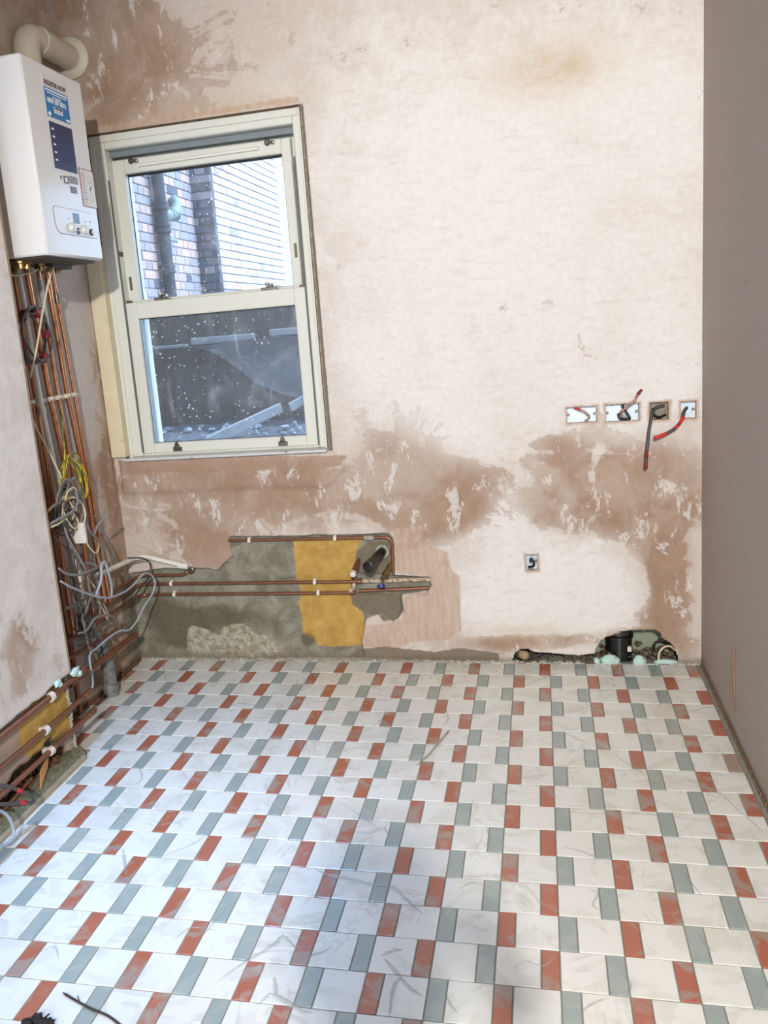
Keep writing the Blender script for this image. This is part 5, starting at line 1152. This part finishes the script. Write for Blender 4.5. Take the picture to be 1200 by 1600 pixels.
# ------------------------------------------------------------------ hole at the foot of the back wall
mb = MB(); mb.box((-.06, BY+.15, -.06), (.72, BY+.165, .25)); mb.box((-.06, BY+.012, -.06), (.72, 1.70, -.012)); mb.box((-.07, BY+.012, -.06), (-.06, 1.7, .25)); mb.box((.715, BY+.012, -.06), (.725, 1.7, .25)); mb.box((-.06, BY+.03, .24), (.72, 1.71, .25))
mb.build('hole_lining', MT['cavity'], wall_back)
can = empty('black_bucket', (.455, BY+.055, 0), 'glossy black cylindrical fitting standing inside the wall hole', 'container')
mb = MB(); c0 = (.447, BY+.070, -.012)
mb.lathe(c0, (0, 0, 1), [(0, .052), (.008, .056), (.014, .054), (.05, .054), (.052, .056), (.058, .056), (.06, .054), (.105, .055), (.108, .060), (.118, .060), (.120, .056)], 28); mb.build('container_body', MT['black_plastic'], can, smooth=True)
mb = MB(); mb.lathe((c0[0], c0[1], .108), (0, 0, 1), [(0, .045), (.03, .042), (.034, .03)], 20); mb.build('container_cap', simple('wet_black', srgb(60, 56, 50), .15), can, smooth=True)
mb = MB(); mb.box((c0[0]+.030, c0[1]-.056, .045), (c0[0]+.046, c0[1]-.036, .065)); mb.build('container_label', MT['paper'], can)
for (px, py, rx, rz, lab) in ((932, 1030, .014, .014, 'small mint foam lump at the left end of the wall hole'), (952, 1027, .040, .026, 'large pale mint foam mound left of the black fitting'), (998, 1024, .028, .024, 'mint foam mound right of the black fitting'), (1040, 1031, .050, .010, 'flat mint foam smear at the right end of the wall hole')):
    p = at(px, py, 1, BY+.004); mb = MB(); mb.blob((p.x, p.y, .004), (rx, .018, rz*1.3), rj, rough=.12); mb.blob((p.x+rx*.5, p.y+.004, .002), (rx*.7, .016, rz), rj, rough=.15)
    mb.build('foam_lump', MT['foam'], smooth='all', label=lab, cat='foam', group='mint foam lumps in the wall hole')
mb = MB()
for k in range(150):
    x = rj.uniform(-.02, .68); hi = .045 if x > .5 else .03
    mb.blob((x, BY+rj.uniform(.03, .145), rj.uniform(-.015, hi)), (rj.uniform(.005, .016), rj.uniform(.005, .014), rj.uniform(.004, .012)), rj, rough=.45)
mb.build('cavity_rubble', MT['rubble'], wall_back, kind='stuff')
cable('cavity_cable', [at(1025, 1024, 1, BY+.06), at(1022, 1010, 1, BY+.05), at(1030, 1001, 1, BY+.045), at(1042, 1002, 1, BY+.04), at(1050, 1010, 1, BY+.04)], .0042, MT['black_cable'], 'thin black cable looping inside the wall hole', 'cable', 'cables in the wall hole')
cable('cavity_cable', [at(1029, 1034, 1, BY-.004), at(1030, 1020, 1, BY+.01), at(1038, 1011, 1, BY+.02), at(1048, 1010, 1, BY+.025), at(1054, 1016, 1, BY+.03)], .0042, MT['cream_cable'], 'cream cable arching at the right side of the wall hole', 'cable', 'cables in the wall hole')
cable('cavity_cable', [at(804, 1022, 1, BY+.02), at(815, 1029, 1, BY+.01), at(832, 1027, 1, BY+.012), at(848, 1021, 1, BY+.02)], .0060, MT['black_cable'], 'black cable in the low slot left of the wall hole', 'cable', 'cables in the wall hole')
p = at(819, 1021, 1, BY+.01); mb = MB(); mb.blob((p.x, p.y, .028), (.028, .02, .020), rj, rough=.2); mb.build('loose_stone', simple('tan_stone', srgb(160, 136, 100), .9, var=.2, scale=40, bump=.6), smooth='all', label='tan stone wedged in the low slot of the back wall', cat='stone')

# ------------------------------------------------------------------ loose bits on the floor
tw = empty('twig', atZ(130, 1568), 'dark thin twig lying on the tiles at the lower left', 'twig')
mb = MB(); mb.tube(smooth_path([atZ(98, 1551, .006), atZ(118, 1563, .005), atZ(142, 1576, .005), atZ(170, 1588, .005), atZ(200, 1612, .005)], 4), [.0012]+[.0028]*14+[.003]*2, 7); mb.build('twig_stem', MT['twig'], tw, smooth='all')
mb = MB(); mb.tube([atZ(124, 1566, .006), atZ(121, 1556, .010)], .0012, 5); mb.build('twig_shoot', MT['twig'], tw)
mb = MB(); rf = random.Random(6); c = atZ(62, 1600, .01)
for k in range(14): mb.blob((c.x+rf.uniform(-.03, .03), c.y+rf.uniform(-.03, .012), .006+rf.uniform(0, .012)), (rf.uniform(.008, .018),)*2+(.008,), rf, rough=.5)
mb.tube([(c.x, c.y, .015), atZ(70, 1590, .02), atZ(77, 1584, .024)], .002, 5)
mb.build('clod_of_dirt', simple('black_dirt', srgb(36, 32, 30), .9, var=.4), smooth='all', label='small black clod of dirt at the bottom left corner', cat='dirt clod')
st = smooth_path([atZ(652, 1195, .004), atZ(672, 1176, .006), atZ(701, 1142, .005)], 4)
mb = MB(); mb.tube(st, .0026, 6); mb.build('thin_stick', simple('pale_stick', srgb(150, 146, 132), .6), smooth='all', label='thin pale stick lying slantwise on the tiles in the middle', cat='stick')
mb = MB()
for k in range(120):
    u = rf.random(); x = rf.uniform(XL+.05, XR-.05); y = BY-.02-rf.random()**3*.25
    mb.blob((x, y, .002), (rf.uniform(.001, .004), rf.uniform(.001, .004), rf.uniform(.001, .003)), rf, rough=.5)
mb.build('plaster_crumbs', MT['mortar'], kind='stuff', label='small plaster crumbs on the tiles along the back wall', cat='crumbs')

# ------------------------------------------------------------------ the photographer (stands behind the camera, casts the shadow on the tiles)
per = empty('person', (.15, -2.66, 0), 'person in dark clothes holding up a phone, standing behind the viewpoint', 'person')
def skin(name, verts, edges, radii, mat, sub=2):
    me = bpy.data.meshes.new(name); me.from_pydata(verts, edges, []); o = bpy.data.objects.new(name, me); COL.objects.link(o)
    m = o.modifiers.new('skin', 'SKIN'); m.use_smooth_shade = True
    for i, r in enumerate(radii): me.skin_vertices[0].data[i].radius = (r, r) if not hasattr(r, '__len__') else r
    me.skin_vertices[0].data[0].use_root = True
    o.modifiers.new('sub', 'SUBSURF').levels = sub; o.modifiers['sub'].render_levels = sub; me.materials.append(mat)
    o.parent = per; return o
cloth = simple('dark_clothing', srgb(52, 54, 62), .9); skn = simple('skin', srgb(196, 150, 126), .55)
V = [(0, 0, .95), (0, 0, 1.15), (0, 0, 1.34), (0, .0, 1.45), (0, .01, 1.53), (-.17, 0, 1.40), (.17, 0, 1.40), (-.23, .08, 1.15), (.23, .08, 1.15), (-.10, .26, 1.32), (.12, .26, 1.32),
     (-.10, 0, .90), (.10, 0, .90), (-.11, .01, .50), (.11, .01, .50), (-.12, -.02, .09), (.12, -.02, .09), (-.13, .13, .04), (.13, .13, .04)]
Ed = [(0, 1), (1, 2), (2, 3), (3, 4), (2, 5), (5, 7), (7, 9), (2, 6), (6, 8), (8, 10), (0, 11), (11, 13), (13, 15), (15, 17), (0, 12), (12, 14), (14, 16), (16, 18)]
skin('body', V, Ed, [(.15, .11), (.14, .10), (.16, .11), (.07, .06), (.055, .055), .06, .06, .045, .045, .03, .03, .085, .085, .06, .06, .045, .045, .04, .04], cloth)
mb = MB(); mb.lathe((.15, -2.655, 1.50), (0, .05, 1), [(0, .045), (.02, .058), (.06, .074), (.11, .083), (.16, .082), (.20, .066), (.225, .038), (.232, .005)], 20)
mb.prism([(.14, -2.58, 1.60), (.16, -2.58, 1.60), (.155, -2.555, 1.605), (.145, -2.555, 1.605)], (0, 0, .04)); mb.build('head', skn, per, smooth='all')
mb = MB(); mb.lathe((.15, -2.672, 1.58), (0, 0, 1), [(0, .078), (.05, .089), (.10, .086), (.14, .066), (.16, .02)], 16); mb.build('hair', simple('brown_hair', srgb(60, 44, 34), .8), per, smooth='all')
for sgn, hx in ((-1, .03), (1, .25)):
    mb = MB(); mb.blob((hx+sgn*.0, -2.375, 1.37), (.035, .02, .045), random.Random(1), rough=.05)
    for q in range(4): mb.tube(smooth_path([(hx, -2.365, 1.385+q*.019), (hx-sgn*.03, -2.345, 1.395+q*.019), (hx-sgn*(.055-.004*q), -2.352, 1.398+q*.018)], 3), .008, 7)
    mb.tube([(hx, -2.37, 1.40), (hx-sgn*.02, -2.395, 1.43), (hx-sgn*.04, -2.40, 1.45)], .009, 7); mb.build('hand', skn, per, smooth='all')
mb = MB(); mb.box((.09, -2.345, 1.37), (.17, -2.335, 1.535), .003); mb.build('phone', MT['black_plastic'], label='black phone held upright at the viewpoint', cat='phone')
